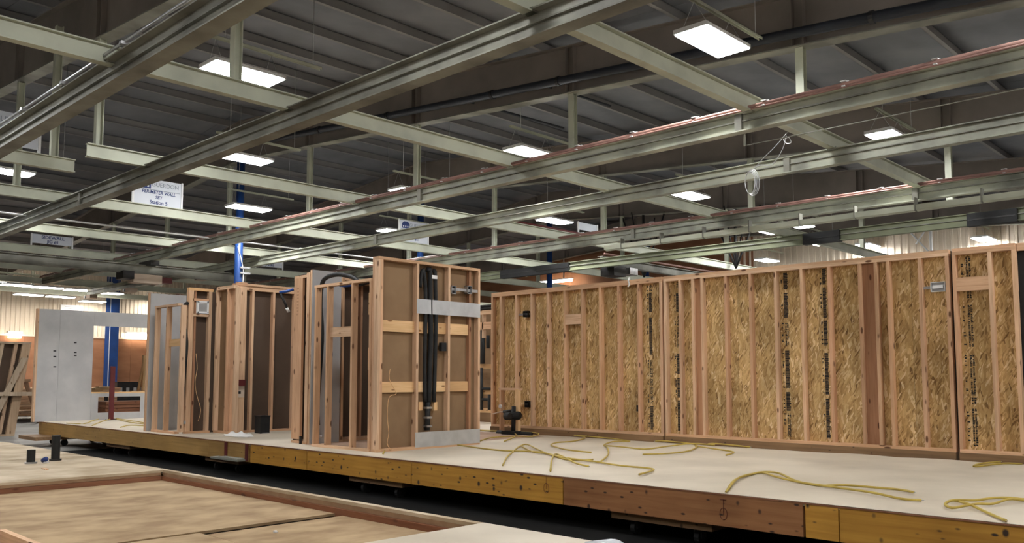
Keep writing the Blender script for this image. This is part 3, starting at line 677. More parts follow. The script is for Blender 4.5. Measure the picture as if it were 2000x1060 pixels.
for a, b in ((st9[1], st9[2]+.02), (st9[2]+.02, Y9b)): bx('metal_plate', t, X9+.001, X9+.004, a+.001, b-.001, z0, z1, GALV)
z0, z1 = .53, onx(850, 842, X9).z
bx('metal_plate', t, X9+.001, X9+.004, st9[1]-.01, Y9b, z0, z1, GALV)
def px9(px, py, d=-.03): p = onx(px, py, X9); p.x = X9+d; return p
for pts, r in (([(823, 560), (825, 540), (829, 526), (832, 545), (834, 580), (833, 650), (832, 720), (833, 785)], .028), ([(838, 530), (841, 524), (843, 545), (843, 600), (844, 660), (842, 720), (840, 790)], .036), ([(850, 532), (852, 528), (853, 560), (854, 620), (853, 680), (850, 785)], .03)):
    tube('insulated_pipe', t, [px9(*p) for p in pts], r, BLACK, 10, 3)
m = tube('drain_pipe', t, [px9(838, 785), px9(838, 812), px9(837, 840)], .04, BLACK, 12)
for py in (796, 815, 832): bx('clamp', t, X9-.075, X9+.015, px9(838, py).y-.045, px9(838, py).y+.045, px9(838, py).z-.014, px9(838, py).z+.014, STEEL)
for px in (823, 852): bx('pipe_block', t, X9-.09, X9-.01, px9(px, 793).y-.03, px9(px, 793).y+.03, px9(px, 793).z-.06, px9(px, 793).z+.06, LZ)
bx('clip', t, X9-.01, X9+.012, px9(848, 541).y-.05, px9(848, 541).y+.05, px9(848, 541).z-.025, px9(848, 541).z+.025, WHITE)
bx('outlet_box', t, X9-.06, X9-.002, px9(868, 677).y-.05, px9(868, 677).y+.04, px9(868, 677).z-.06, px9(868, 677).z+.06, BLACK)
p0, p1 = px9(878, 562), px9(930, 570)
bx('bracket_bar', t, X9-.02, X9-.012, p0.y, Y9b, p0.z-.03, p0.z+.01, STEEL)
for px in (885, 916):
    q = px9(px, 566); bm = bmesh.new(); w_ = .045
    for a, b, c, d in ((-w_, w_, -.06, -.052), (-w_, w_, .052, .06), (-w_, -w_+.008, -.06, .06), (w_-.008, w_, -.06, .06)): addbox(bm, X9-.05, X9+.02, q.y+a, q.y+b, q.z+c, q.z+d)
    addbox(bm, X9-.05, X9-.045, q.y-w_, q.y+w_, q.z-.06, q.z+.06); jb = fin('junction_box', bm, STEEL, t); bx('box_interior', jb, X9-.045, X9-.02, q.y-.036, q.y+.036, q.z-.05, q.z+.05, BLACK)
tube('dangling_wire', t, [px9(764, 720, -.02), px9(762, 740, -.02), px9(775, 768, -.01), px9(762, 775, -.02), px9(758, 810, -.02), px9(761, 845, -.02), px9(757, 865, -.01), px9(762, 878, .01)], .005, LZ, 5, 3)
# P8: open stud front beside it
t = thing('stud_wall', 'short open stud wall with black hose left of the pipe panel', 'wall', (-10.2, 7.04, .5))
T8, Y8 = 2.84, 7.0
x8 = [ony(p, 700, Y8).x for p in (613, 636, 684, 733)]
xa, xb = x8[0]-.02, X9-.135
bx('top_plate', t, xa, xb, Y8, Y8+.09, T8-.04, T8, WX); bx('bottom_plate', t, xa, xb, Y8, Y8+.09, .502, .54, WX)
for x in x8[:3]: bx('stud', t, x, x+.04, Y8, Y8+.09, .54, T8-.04, WZ)
bx('stud', t, xb-.04, xb, Y8, Y8+.09, .54, T8-.04, WZ)
bx('blocking', t, x8[1]+.04, x8[2], Y8+.045, Y8+.085, ony(660, 657, Y8).z, ony(660, 638, Y8).z, WX)
for z in (1.6, 2.35): bx('blocking', t, xb-.12, xb-.04, Y8+.05, Y8+.09, z, z+.3, LX)
tube('black_hose', t, [ony(*p, Y8+.13) for p in ((705, 556), (690, 542), (660, 536), (636, 543), (628, 560), (626, 600), (629, 650), (625, 720), (620, 790), (621, 830))], .032, BLACK, 10, 4)
p = ony(622, 838, Y8+.13); cyl('pipe_stub', t, p, p+Vector((.02, 0, -.10)), .018, STEEL, 8); cyl('valve', t, p+Vector((-.02, 0, -.1)), p+Vector((.1, 0, -.1)), .022, STEEL, 8)
tube('blue_tube', t, [ony(*p, Y8+.3) for p in ((664, 557), (672, 558), (684, 557))], .022, LBLUE, 8)
tube('black_hose', t, [ony(*p, Y8+.25) for p in ((700, 556), (715, 552), (728, 548), (738, 551))], .03, BLACK, 8, 3)
t = thing('gypsum_wall', 'grey gypsum clad side wall rising behind the open stud front', 'wall', (-11.15, 7.6, .5))
yg = onx(608, 700, -11.12).y
bx('gypsum_board', t, -11.13, -11.115, yg, onx(664, 700, -11.12).y, .502, 3.12, GYP); bx('corner_stud', t, -11.17, -11.13, yg-.01, yg+.09, .502, 3.12, WZ)
for y in (yg+.3, yg+.55): bx('stud', t, -11.22, -11.13, y, y+.04, .54, 3.05, WZ)
bx('bottom_plate', t, -11.22, -11.13, yg+.1, yg+.6, .502, .54, WY)
t = thing('shower_surround', 'glossy grey surround panels deep inside the bathroom frame', 'panel', (-11.9, 8.5, .5))
bx('back_panel', t, -11.93, -11.9, 7.8, 8.75, .51, 2.75, GYPS); bx('side_panel', t, -11.9, -10.9, 8.98, 9.01, .51, 2.9, GYPS); bx('edge_board', t, -11.86, -11.8, 8.75, 9.0, .51, 2.9, DBRN)
t = thing('underlay_sheet', 'pinkish brown underlay on the floor of the bathroom frame', 'sheet', (-10.4, 7.9, .51)); bx('sheet', t, -11.1, X9-.14, 7.1, 8.9, .507, .512, PINK); bx('seam', t, -10.6, -10.595, 7.1, 8.9, .5121, .5125, CARD)
t = thing('underlay_sheet', 'pinkish underlay on the deck in front of the valve stand', 'sheet', (-10.4, 10, .51)); bx('sheet', t, -11.6, -9.75, 9.3, 10.95, .5065, .5085, PINK); bx('seam', t, -10.6, -10.595, 9.3, 10.95, .5086, .509, CARD)
t = thing('gypsum_wall', 'dark far side wall of the bathroom behind the pipe panel', 'wall', (-10.3, 9.3, .5)); bx('gypsum_board', t, -11.9, X9-.2, 9.10, 9.115, .505, 2.85, HARD)
for x in (-11.4, -10.9, -10.4, -9.9): bx('stud', t, x, x+.04, 9.12, 9.21, .505, 2.85, WZ)
# P7: stud wall end left of the gypsum wall
t = thing('stud_wall', 'double stud wall end with stamped lumber left of the grey gypsum', 'wall', (-11.45, 7.6, .5))
xq = [ony(p_, 700, 7.2).x for p_ in (572, 588.5, 600, 606)]
bx('end_stud', t, xq[0], xq[1]-.004, 7.2, 7.24, .56, 3.02, WZ); bx('inner_stud', t, xq[1], xq[2], 7.29, 7.33, .56, 3.0, RZ); bx('end_stud', t, xq[2]+.004, xq[3], 7.16, 7.25, .53, 3.08, WZ); bx('side_board', t, xq[0]-.02, xq[0]-.004, 7.24, 8.9, .54, 3.02, DBRN)
for y in (7.6, 8.0, 8.4): bx('stud', t, xq[0], xq[0]+.09, y, y+.04, .54, 3.0, RZ)
bx('top_plate', t, xq[0], xq[3]-.05, 7.2, 8.9, 3.02, 3.06, WY); bx('bottom_plate', t, xq[0], xq[3]-.05, 7.2, 8.9, .502, .54, WY)
bx('anchor_bolt', t, xq[2]-.05, xq[2]-.02, 7.12, 7.15, .5, .62, BLKST)
bm = bmesh.new()
for q in range(9): addbox(bm, xq[0]+.08+.01*(q % 2), xq[0]+.13, 7.1985, 7.2, 2.45+q*.05, 2.475+q*.05)
fin('printed_stamp', bm, RZ, t)
tube('blue_tube', t, [onx(546, 571, -11.9), onx(560, 569, -11.82), onx(573, 565, -11.73)], .022, LBLUE, 8); tube('grey_tube', t, [onx(548, 573, -11.88), onx(556, 590, -11.88), onx(561, 603, -11.85)], .02, BLKST, 8); cyl('white_end', t, onx(560, 601, -11.85), onx(564, 609, -11.85), .024, WHITE, 8)
# P6: recessed dark wall
X6 = -14.3; t = thing('stud_wall', 'dark recessed closet wall with brown board between bathroom frames', 'wall', (X6, 8.4, .5))
y6 = [onx(p, 700, X6).y for p in (490, 531)]
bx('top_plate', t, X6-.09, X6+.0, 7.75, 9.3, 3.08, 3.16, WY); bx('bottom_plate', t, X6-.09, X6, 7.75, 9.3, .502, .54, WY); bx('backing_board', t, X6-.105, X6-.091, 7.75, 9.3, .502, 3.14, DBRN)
for y in y6+[y6[1]+.45]: bx('stud', t, X6-.09, X6, y, y+.045, .54, 3.08, WZ)
bx('top_plate', t, X6-.09, X6+.02, 7.72, 9.3, 3.16, 3.2, WY)
# side return wall closing it on the right
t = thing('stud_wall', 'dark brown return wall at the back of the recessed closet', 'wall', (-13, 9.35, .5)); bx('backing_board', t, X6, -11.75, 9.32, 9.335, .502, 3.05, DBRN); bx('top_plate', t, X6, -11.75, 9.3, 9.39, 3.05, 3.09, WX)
for x in (-13.4, -12.9, -12.4): bx('stud', t, x, x+.04, 9.34, 9.43, .502, 3.05, RZ)
p = onx(512, 838, -13.9); t = thing('floor_box', 'black plastic tub box on the floor of the recessed closet', 'box', (p.x, p.y, .5))
bx('body', t, p.x-.1, p.x+.1, p.y-.09, p.y+.09, .505, .80, BLACK); bx('rim', t, p.x-.11, p.x+.11, p.y-.1, p.y+.1, .80, .82, BLKST); bx('foot', t, p.x-.07, p.x+.14, p.y-.06, p.y+.06, .5, .52, STEEL)
# P5: built-up post with card and clip
t = thing('stud_wall', 'thick built up corner post with a card pinned on it', 'wall', (-14.1, 7.75, .5))
Xp = -14.15
a, b = onx(459, 700, Xp).y, onx(479, 700, Xp).y
bx('post', t, Xp-.14, Xp, a+.03, b, .502, 3.14, WZ); bx('post_side', t, Xp-.14, Xp-.0, a-.01, a+.029, .502, 3.18, WZ); bx('top_plate', t, Xp-.1, Xp+.01, a+.03, b, 3.14, 3.2, WY)
cdp = bxp('card', t, 'x', Xp, 462, 477, 752, 776, .001, .006, CARD); bxp('card_clip', cdp, 'x', Xp, 462, 477, 741, 753, .001, .05, MAROON); bxp('card_slot', cdp, 'x', Xp, 464, 470, 764, 769, .006, .008, BLKST)
# P4 + P3: jog wall with white vent box
t = thing('stud_wall', 'jogged stud wall with small white vent box near its top', 'wall', (-14.7, 7.3, .5))
X3 = -14.75
bx('top_plate', t, X3-.09, X3, 6.98, 7.44, 3.05, 3.10, LY); bx('bottom_plate', t, X3-.09, X3, 6.98, 7.44, .502, .542, WY)
yv0, yv1 = onx(382, 600, X3).y, onx(408, 600, X3).y
bx('stud', t, X3-.09, X3, 6.98, 7.07, .54, 3.05, WZ); bx('stud', t, X3-.09, X3-.02, 7.09, 7.13, .54, 3.05, RZ); bx('stud', t, X3-.09, X3, yv1, yv1+.06, .54, 3.05, WZ)
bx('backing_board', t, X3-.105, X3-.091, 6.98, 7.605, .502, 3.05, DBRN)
for pyA in (583, 613): bxp('blocking', t, 'x', X3, 377, 409, pyA, pyA+5, -.09, 0, WY)
v = bxp('vent_box', t, 'x', X3, 384, 408, 588, 612, -.05, .0, WHITE); bxp('vent_hole', v, 'x', X3, 389, 404, 593, 608, .0, .004, GYPS)
for a, b, c, d in ((385, 388, 588, 611), (404, 407, 588, 611), (385, 407, 588, 591), (385, 407, 609, 612)): bxp('vent_frame', v, 'x', X3, a, b, c, d, .0, .015, WHITE)
tube('dangling_wire', t, [onx(x, y, X3-.02) for x, y in ((383, 690), (385, 720), (381, 745), (384, 770), (392, 800), (387, 822))], .005, LZ, 5, 3)
Y4 = 7.5
bx('top_plate', t, X3, -14.12, Y4, Y4+.09, 3.08, 3.14, WX); bx('bottom_plate', t, X3, -14.12, Y4, Y4+.09, .502, .542, WX); bx('backing_board', t, X3-.09, -14.12, Y4+.091, Y4+.105, .502, 3.1, HARD)
for px in (418, 440, 456): x = ony(px, 700, Y4).x; bx('stud', t, x, x+.04, Y4, Y4+.09, .54, 3.08, WZ)
# P2: short stud wall with hose and grey gypsum behind it
t = thing('stud_wall', 'short stud wall with black hose in front of grey gypsum, leftmost', 'wall', (-15.4, 7.04, .5))
T2, Y2 = 2.81, 6.82; x2 = [ony(p, 700, Y2).x for p in (300, 322, 350)]
bx('top_plate', t, x2[0]-.02, X3-.09, Y2, Y2+.09, T2-.04, T2, WX); bx('bottom_plate', t, x2[0]-.02, X3-.09, Y2, Y2+.09, .502, .54, WX)
for x in x2: bx('stud', t, x, x+.045, Y2, Y2+.09, .54, T2-.04, WZ)
bx('blocking', t, x2[1]+.04, x2[2], Y2+.05, Y2+.09, ony(335, 676, Y2).z, ony(335, 662, Y2).z, LX)
tube('black_hose', t, [ony(*p, Y2+.12) for p in ((366, 592), (361, 598), (359, 625), (363, 655), (364, 680), (359, 740), (355, 790), (354, 812))], .032, BLACK, 10, 4)
p = ony(354, 814, Y2+.12); cyl('pipe_stub', t, p, p+Vector((0, 0, -.14)), .02, STEEL, 8); bx('valve', t, p.x, p.x+.14, p.y-.02, p.y+.02, p.z-.12, p.z-.06, STEEL)
t = thing('gypsum_wall', 'grey gypsum partition behind the leftmost short stud wall', 'wall', (-16, 7.5, .5))
bx('gypsum_board', t, -16.02, -16.005, 6.83, 7.95, .502, 3.07, GYP); bx('corner_stud', t, -16.06, -16.02, 6.80, 6.84, .502, 3.07, WZ)
for y in (7.2, 7.6, 7.9): bx('stud', t, -16.11, -16.02, y, y+.04, .502, 3.05, WZ)
# P1: gable end wall with window opening
X1 = -21.1; t = thing('gypsum_wall', 'grey gable end wall with a large window opening, far left of deck', 'wall', (X1, 8.2, .5))
def y1(px): return onx(px, 700, X1).y
def z1(py): return onx(180, py, X1).z
yL, yW, yR, zt = y1(73), y1(181), 11.1, z1(608)
zs, zh, zn0, zn1 = z1(768), z1(636), z1(806), z1(775)
ym = (yL+yW)/2-.15
bx('gypsum_board', t, X1-.015, X1, yL, ym-.002, .502, zt, GYP); bx('gypsum_board', t, X1-.015, X1, ym+.002, yW, .502, zt, GYP)
bx('gypsum_board', t, X1-.015, X1, yW+.002, yR, zh, zt, GYP)
bx('gypsum_board', t, X1-.015, X1, yW+.002, y1(195), .502, zs, GYP); bx('gypsum_board', t, X1-.015, X1, y1(195), y1(277), zn1, zs, GYP); bx('gypsum_board', t, X1-.015, X1, y1(277), yR, .502, zs, GYP); bx('gypsum_board', t, X1-.015, X1, y1(195), y1(277), .502, zn0, GYP)
bx('window_sill', t, X1-.12, X1+.01, yW, yR, zs, zs+.03, LY); bx('end_stud', t, X1-.12, X1, yL-.04, yL, .502, zt, WZ)
for y in (yL+.3, yL+.7, yW-.05): bx('stud', t, X1-.11, X1-.02, y, y+.04, .502, zt, WZ)
bm = bmesh.new()
for px, py in ((107, 685), (107, 696), (107, 716), (147, 669), (147, 688), (147, 694)): q = onx(px, py, X1); addbox(bm, X1, X1+.002, q.y-.03, q.y+.03, q.z-.015, q.z+.015)
fin('screw_mark', bm, BLKST, t)
t = thing('steel_bar', 'dark rusty bar standing in front of the gable wall notch', 'bar', onz(215, 806, .5)); p = onx(217, 805, X1+.35)
bx('bar', t, p.x-.03, p.x+.03, p.y-.05, p.y+.05, .505, 1.75, MAROON); bx('foot', t, p.x-.08, p.x+.08, p.y-.1, p.y+.1, .503, .52, BLKST)
# valve stand
p = onz(1000, 848, .5); t = thing('valve_stand', 'small wooden frame stand holding black valves by the board wall', 'stand', (p.x, p.y, .5))
sx0, sx1, sy = onz(990, 848, .5).x, onz(1022, 848, .5).x, p.y
bx('post', t, sx0-.25, sx0-.21, sy, sy+.09, .505, 1.27, WZ); bx('post', t, sx1-.02, sx1+.05, sy-.05, sy+.02, .505, 1.29, LZ); bx('top_rail', t, sx0-.25, sx1+.05, sy-.02, sy+.07, 1.27, 1.31, WX)
def pv(px, py): return ony(px, py, sy-.05)
cyl('base_pipe', t, pv(972, 844), pv(1038, 848), .04, BLACK, 12); bx('base_block', t, pv(991, 850).x, pv(1018, 850).x, sy-.2, sy-.05, .503, .57, BLACK)
cyl('riser', t, pv(1003, 845), pv(1004, 793), .045, BLACK, 12); cyl('cross_pipe', t, pv(988, 812), pv(1014, 811), .07, BLACK, 12); cyl('side_arm', t, pv(984, 804), pv(1002, 802), .03, BLKST, 10)
bm = bmesh.new(); q = pv(1003, 811); addtube(bm, [q+Vector((0, -.09, 0)), q+Vector((0, -.06, 0))], .05, 14); fin('gauge', bm, BLKST, t); q = pv(976, 793); bm = bmesh.new(); addtube(bm, [q, q+Vector((0, .03, 0))], .03, 14); fin('white_knob', bm, WHITE, t)
tube('lever', t, [pv(962, 808), pv(974, 805), pv(986, 803)], .012, CARD, 6)
t = thing('cloth_heap', 'crumpled white cloth on the deck edge near the card post', 'cloth', onz(468, 850, .5))
bm = bmesh.new(); q = onz(466, 852, .5); q = Vector((q.x, max(q.y, 6.95), .506)); bmesh.ops.create_icosphere(bm, subdivisions=3, radius=1)
for v in bm.verts: v.co = Vector((v.co.x*.42, v.co.y*.16, max(0, v.co.z)*.06*(1+.5*math.sin(v.co.x*9+v.co.y*5))))+q
fin('cloth', bm, PAPER, t, True)

# yellow cables on the deck ---------------------------------------------------------------
CBL = [('running from the pipe panel foot to a hooked end', [(748, 886), (762, 868), (790, 860), (815, 858), (860, 865), (930, 874), (985, 880), (1050, 884), (1100, 893), (1160, 901), (1210, 911), (1265, 914), (1276, 918), (1248, 929)]),
 ('curling up and over beside the long bundle', [(982, 909), (990, 895), (1000, 884), (1015, 872), (1030, 870), (1050, 878), (1080, 890), (1120, 899), (1172, 903)]),
 ('bent over the rim near the yellow board', [(1075, 921), (1078, 900), (1085, 888), (1100, 893), (1125, 908), (1150, 912)]),
 ('lying in the bundle middle with a short tail', [(1020, 872), (1040, 884), (1070, 886), (1105, 897), (1150, 900), (1158, 897)]),
 ('rising from the bundle toward the board wall', [(1172, 903), (1188, 890), (1186, 874), (1180, 869), (1200, 864), (1230, 862), (1230, 852), (1220, 845)]),
 ('stretched along the wall foot in the middle', [(1182, 871), (1220, 876), (1260, 878), (1300, 873), (1350, 869), (1395, 870), (1440, 862), (1452, 864), (1465, 874)]),
 ('looping back below the wall foot cable', [(1255, 887), (1310, 887), (1350, 879), (1358, 868), (1350, 858), (1340, 856)]),
 ('thin V shape left of the wall foot cable', [(1155, 884), (1110, 881), (1088, 874), (1076, 869), (1090, 866), (1120, 862), (1143, 855), (1145, 850)]),
 ('short tail ending right of the wall foot knot', [(1358, 872), (1400, 880), (1433, 884), (1418, 890)]),
 ('pair, upper strand on the right deck', [(1418, 960), (1435, 940), (1465, 927), (1487, 922), (1520, 926), (1555, 939), (1600, 948), (1650, 950), (1720, 953), (1755, 956), (1785, 964)]),
 ('pair, lower strand on the right deck', [(1421, 958), (1440, 938), (1470, 926), (1492, 924), (1515, 934), (1560, 942), (1620, 951), (1700, 965), (1760, 975), (1800, 978)]),
 ('loop near the right edge', [(2000, 977), (1965, 977), (1935, 975), (1905, 979), (1862, 982), (1846, 987), (1860, 994), (1885, 993), (1910, 986), (1940, 986), (1970, 980), (2000, 979)]),
 ('tail crossing down to the rim at far right', [(1860, 977), (1890, 987), (1930, 1002), (1965, 1017)]),
 ('springing up beside the valve stand', [(985, 862), (1005, 848), (1030, 830), (1042, 823), (1070, 823)]),
 ('crossing the floor in front of the valve stand', [(938, 862), (960, 857), (1000, 853), (1040, 853), (1060, 846), (1072, 833), (1066, 828)]),
 ('left deck, long strand before the gable wall', [(130, 826), (165, 828), (185, 820), (215, 815), (240, 820), (288, 826)]),
 ('left deck, strand coiled near the gable notch', [(180, 831), (200, 824), (222, 818), (250, 824), (287, 830)]),
 ('left deck, strand beside the hose wall', [(235, 835), (255, 832), (288, 833)]),
 ('at the far right wall foot', [(2000, 905), (1960, 907), (1905, 911), (1912, 906), (1960, 902)])]
for i, (lab, pts) in enumerate(CBL):
    P = []
    for k, (x, y) in enumerate(pts):
        q = onz(x, y, .515); q.y = min(max(q.y, 6.64), 11.12)
        lift = .012*(k % 3 == 1); q.z = .517+lift+.004*(i % 3)
        P.append(q)
    t = thing('power_cable', 'yellow power cable '+lab, 'cable', P[0], 'yellow cables on the deck')
    tube('sheath', t, P, .0105, YELL, 6, 4)
    bm = bmesh.new(); d = (P[-1]-P[-2]).normalized(); addtube(bm, [P[-1], P[-1]+d*.02], .004, 5); fin('bare_end', bm, STEEL, t)

# ================================================================== NEAR FLOOR MODULE with recess
nm = thing('floor_module', 'near floor deck with a sunken rectangular recess and tan sheets', 'floor module', (-8, 2.6, .2))
EY = 4.2
for a, b in ((-15.0, -11.62), (-11.6, -9.24)):
    bx('subfloor_sheet', nm, a, b-.004, .2, EY, .475, .5, FGD)
bx('seam_strip', nm, -11.625, -11.598, .2, EY, .47, .497, RX)
bx('subfloor_sheet', nm, -4.32, -2.3, .2, EY, .475, .5, DECK)
bx('recess_sheet', nm, -9.2, -5.97, .6, EY-.09, .375, .395, PIT); bx('recess_sheet', nm, -5.955, -4.32, .6, 2.95, .37, .388, PIT); bx('recess_sheet', nm, -5.86, -4.32, 2.955, EY-.09, .37, .388, PIT)
bx('recess_backing', nm, -9.2, -4.32, .6, EY-.09, .325, .33, BLACK)
for nm_, x0, x1, y0, y1, z0, z1_, m in (('recess_lip', -9.24, -4.32, EY-.06, EY, .474, .5, FGD), ('upper_board', -9.24, -4.32, EY-.062, EY-.045, .436, .473, CARD2), ('recess_board', -9.24, -4.32, EY-.085, EY-.045, .33, .434, RX), ('rim_board', -15, -2.3, EY-.04, EY-.001, .22, .454, RIM_TAN),
    ('recess_lip', -9.28, -9.225, .2, EY-.09, .474, .4995, FGD), ('upper_board', -9.26, -9.222, .2, EY-.09, .445, .473, CARD2), ('recess_board', -9.26, -9.205, .2, EY-.09, .33, .443, RY), ('recess_board', -4.36, -4.32, .2, EY-.09, .33, .475, RY), ('rim_board', -2.34, -2.3, .2, EY, .22, .475, RIM_TAN)):
    bx(nm_, nm, x0, x1, y0, y1, z0, z1_, m)
bx('cross_block', nm, -6.42, -4.4, 1.79, 1.83, .387, .5, WX); bx('cross_block', nm, -6.46, -6.42, 1.0, 1.83, .387, .495, RY)
x = -14.9
while x < -2.4: bx('joist', nm, x, x+.04, .2, EY-.05, .12, .32, WY); x += .81
for x in (-14, -10, -6, -3): 
    bx('bearer', nm, x-.06, x+.06, .3, EY-.1, .0, .12, RX)
for (px, py, h, r, lab, mat) in ((60, 905, .16, .045, 'short black pipe stub standing on the near deck', BLACK), (108, 899, .30, .048, 'taller black pipe stub standing on the near deck', BLACK)):
    p = onz(px, py, .5); t = thing('pipe_stub', lab, 'pipe', (p.x, p.y, .5)); bm = bmesh.new(); addtube(bm, [p+Vector((0, 0, .001)), p+Vector((0, 0, h))], r, 16); fin('pipe', bm, mat, t, False)
    bm = bmesh.new(); addtube(bm, [p+Vector((0, 0, .001)), p+Vector((0, 0, .02))], r+.02, 16); fin('collar', bm, STEEL if h < .2 else BLKST, t)
p = onz(86, 904, .5); t = thing('pipe_fitting', 'small blue and white fitting between the two pipe stubs', 'fitting', p); cyl('elbow', t, p+Vector((-.03, 0, .03)), p+Vector((.06, 0, .05)), .028, NAVY, 10); bx('tag', t, p.x-.02, p.x+.04, p.y-.01, p.y+.04, .501, .53, WHITE)
p = onz(88, 916, .5); t = thing('wood_scrap', 'thin scrap of wood lying on the near deck', 'scrap', p); bx('scrap', t, p.x-.06, p.x+.06, p.y-.02, p.y+.02, .501, .51, WX); bx('splinter', t, p.x+.06, p.x+.09, p.y-.01, p.y+.0, .501, .506, LX)
p = onz(538, 1040, .39); t = thing('paper_scrap', 'tiny white scrap in the recess of the near deck', 'scrap', p); bx('scrap', t, p.x-.015, p.x+.015, p.y-.01, p.y+.01, .393, .402, PAPER); bx('fold', t, p.x-.01, p.x+.0, p.y-.01, p.y+.01, .402, .406, PAPER)
# crumpled plastic at the deck edge
t = thing('plastic_sheet', 'crumpled hazy plastic film at the edge of the near deck', 'plastic', (-2.9, 4.2, .5))
bm = bmesh.new(); g = []
for i in range(25):
    row = []
    for j in range(9):
        X = -3.3+1.3*i/24; Y = 3.75+.5*j/8
        z = .503+.018*abs(math.sin(i*1.3+j*.9))*(1 if 0 < j else .2)+.02*math.sin(i*.7)**2*(j/8)
        if j == 8: z = .47+.03*math.sin(i*1.1)
        row.append(bm.verts.new((X+.02*math.sin(j*2+i), Y+.03*math.sin(i*.9), z)))
    g.append(row)
for i in range(24):
    for j in range(8): bm.faces.new((g[i][j], g[i+1][j], g[i+1][j+1], g[i][j+1]))
fin('film', bm, PLAST, t)

# ================================================================== BACKGROUND ON THE LEFT AND BEHIND
# leaning stud panel at left edge
t = thing('stud_wall', 'grey weathered stud panel leaning at the left edge of the photo', 'wall', onz(20, 852, 0))
XP = -24.6
def lp(y, z): return (y+.125*z, z)
yr = onx(27, 850, XP).y; HP = onx(46, 668, XP).z
def leaf(name, y0, y1, z0, z1, x0, x1, m): return prism(name, t, [lp(y0, z0), lp(y1, z0), lp(y1, z1), lp(y0, z1)], 0, x0, x1, m)
leaf('sheathing', yr-2.4, yr, .02, HP, XP-.07, XP-.055, DBRN)
leaf('end_stud', yr-.20, yr, .02, HP-.05, XP-.055, XP+.04, GREYW)
for k in range(6): leaf('stud', yr-.38-.32*k, yr-.30-.32*k, .06, HP-.05, XP-.055, XP+.03, GREYW)
leaf('top_plate', yr-2.4, yr, HP-.05, HP, XP-.055, XP+.05, GREYW); leaf('bottom_plate', yr-2.4, yr, .0, .05, XP-.055, XP+.05, GREYW)
prism('brace', t, [(yr-.75, .05), (yr-.6, .05), (yr+.22, 2.0), (yr+.07, 2.0)], 0, XP+.05, XP+.1, GREYW); bx('rail', t, XP+.1, XP+.14, yr-1.2, yr+.7, 1.02, 1.12, GREYW)
# work table and stacks near the end wall
def lumber_stack(x0, x1, y0, y1, z0, n, rows, lab, mat):
    t = thing('lumber_stack', lab, 'lumber', ((x0+x1)/2, (y0+y1)/2, z0))
    h = .09
    for r_ in range(rows):
        for i in range(n):
            a = y0+(y1-y0)*i/n; bx('plank', t, x0+random.uniform(0, .08), x1-random.uniform(0, .1), a+.004, a+(y1-y0)/n-.004, z0+r_*h, z0+r_*h+h-.006, mat)
    return t
q0, q1 = onx(42, 790, -34), onx(72, 790, -34)
def table(x0, x1, y0, y1, h, lab):
    t = thing('work_table', lab, 'table', ((x0+x1)/2, (y0+y1)/2, 0)); bx('top', t, x0, x1, y0, y1, h-.06, h, PAPER)
    for x in (x0+.1, x1-.1):
        for y in (y0+.1, y1-.1): bx('leg', t, x-.05, x+.05, y-.05, y+.05, 0, h-.06, BLKST)
    bx('shelf', t, x0+.1, x1-.1, y0+.1, y1-.1, .25, .3, WX); return t
table(-35, -32.5, 8.0, 12.5, .95, 'white topped work table at far left behind the leaning panel')
lumber_stack(-38, -36.6, 8.5, 14.5, 0, 6, 12, 'tall stack of pinkish lumber at far left by the end wall', WY)
t = thing('timber_prop', 'slanted brown timber prop leaning beside the far left table', 'timber', (-31, 10, 0)); a = onx(66, 785, -31); b = onx(50, 745, -31)
tube('prop', t, [Vector((-31, a.y+.2, .0)), b], .07, WZ, 4); bx('cleat', t, -31.1, -30.9, b.y-.12, b.y+.12, b.z-.02, b.z+.08, WY)
table(-30, -27, 10.6, 17, 1.0, 'white topped work table seen through the gable window')
lumber_stack(-26.4, -25.2, 9.6, 14.5, 0, 5, 9, 'stack of brown planks seen through the gable wall notch', RY)
t = thing('leaning_frame', 'pale wooden A frame leaning at the right side of the gable window', 'frame', (-28, 13.6, 1.0))
a, b, c = onx(270, 757, -28.5), onx(283, 697, -28.5), onx(286, 757, -28.5)
tube('leg', t, [Vector((-28.5, a.y, 1.01)), b], .05, LZ, 4); bx('upright', t, -28.56, -28.44, c.y-.15, c.y+.05, 1.01, b.z+.05, LZ); bx('foot', t, -28.6, -28.4, a.y-.25, a.y+.5, 1.001, 1.06, LY)
for i, (px, w_) in enumerate(((248, .17), (262, .17), (276, .17), (234, .17))):
    p = onx(px, 755, -38); t = thing('tool_case', 'dark case with pale label at the end wall, number %s from the blue column' % ('two', 'three', 'four', 'one')[i], 'case', (-38, p.y, .0))
    bx('body', t, -38.3, -37.9, p.y-w_*.9, p.y+w_*.9, .0, 1.25, BLKST); bx('label', t, -37.9, -37.895, p.y-w_*.4, p.y+w_*.4, .85, 1.05, GYP); bx('lid', t, -38.32, -37.88, p.y-w_*.9, p.y+w_*.9, 1.25, 1.3, BLACK)
p = onx(187, 757, -29); t = thing('wood_offcuts', 'pale wood offcuts on the table seen in the gable window', 'offcuts', (-29, p.y, 1.0))
for k in range(4): bx('offcut', t, -29.2+.06*k, -28.9+.06*k, p.y-.3+.1*k, p.y+.1+.1*k, 1.001+.05*k, 1.05+.05*k, LY)
# wall vent on end wall
p = onx(140, 602, XE+.05); t = thing('wall_vent', 'white louvred vent high on the cream end wall', 'vent', (XE, p.y, p.z)); bx('frame', t, XE+.04, XE+.08, p.y-.5, p.y+.5, p.z-.15, p.z+.15, WHITE)
for k in range(3): bx('slat', t, XE+.08, XE+.12, p.y-.3, p.y+.45, p.z-.10+k*.08, p.z-.07+k*.08, GYP)
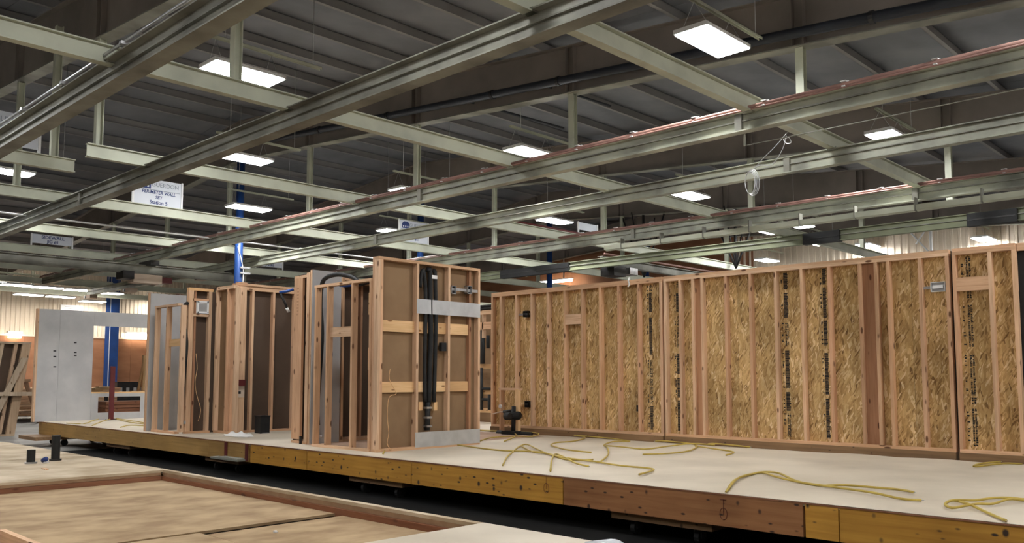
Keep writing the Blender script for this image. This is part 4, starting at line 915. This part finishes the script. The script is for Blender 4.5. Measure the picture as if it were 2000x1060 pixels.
# second module seen through the gap left of the board wall
t = thing('stud_wall', 'dark plumbing wall seen through the gap between panel and board wall', 'wall', (-13.6, 12.9, .5))
Yg = 13.0
xs = [ony(p, 700, Yg).x for p in (925, 962)]
bx('top_plate', t, xs[0]-1, xs[1]+.1, Yg, Yg+.09, 2.86, 2.95, WX); bx('header', t, xs[0]-1, xs[1]+.1, Yg, Yg+.06, ony(945, 643, Yg).z, ony(945, 629, Yg).z, WX)
bx('stud', t, xs[1]-.05, xs[1]+.02, Yg, Yg+.09, .55, 2.86, WZ); x = ony(941, 700, Yg).x; bx('stud', t, x, x+.04, Yg, Yg+.09, 2.35, 2.86, WZ); bx('stud', t, xs[0]-.4, xs[0]-.36, Yg, Yg+.09, .55, 2.86, WZ)
bx('backing_board', t, xs[0]-1, xs[1]+.1, Yg+.5, Yg+.52, .5, 2.9, HARD)
for py in (715, 765, 800): z = ony(948, py, Yg+.3).z; bx('shelf_board', t, xs[0]-.8, xs[1]-.05, Yg+.1, Yg+.2, z-.05, z+.04, LX)
for px, a, b in ((940, 645, 710), (944, 645, 710), (953, 655, 680), (940, 718, 800), (956, 770, 800)): cyl('black_pipe', t, ony(px, a, Yg+.05), ony(px, b, Yg+.05), .04, BLACK, 8)
for z in (1.25, 1.02): cyl('black_pipe', t, (xs[0]-.5, Yg+.06, z), (xs[1]-.1, Yg+.06, z), .03, BLACK, 8)
t = thing('floor_module', 'pale deck of the neighbouring module behind the board wall', 'floor module', (-6, 14, .2)); bx('subfloor_sheet', t, -19, 1.5, SF+SD+.12, 15.4, .46, .499, DECK); bx('rim_board', t, -19, 1.5, SF+SD+.115, SF+SD+.119, .2, .459, RIM_TAN); bx('bearer', t, -18, 1, 12.5, 12.7, 0, .46, WX); bx('bearer', t, -18, 1, 14.8, 15, 0, .46, WX)
# stacked grey pipe bundle on top of that wall
t = thing('pipe_bundle', 'bundle of grey pipes lying on the dark plumbing wall', 'pipes', (-13.5, 13.1, 2.95))
for k in range(4): cyl('pipe', t, (-15, Yg+.02+.06*(k % 2), 2.99+.055*(k//2)), (-12.9, Yg+.02+.06*(k % 2), 2.99+.055*(k//2)), .028, BLKST, 8)
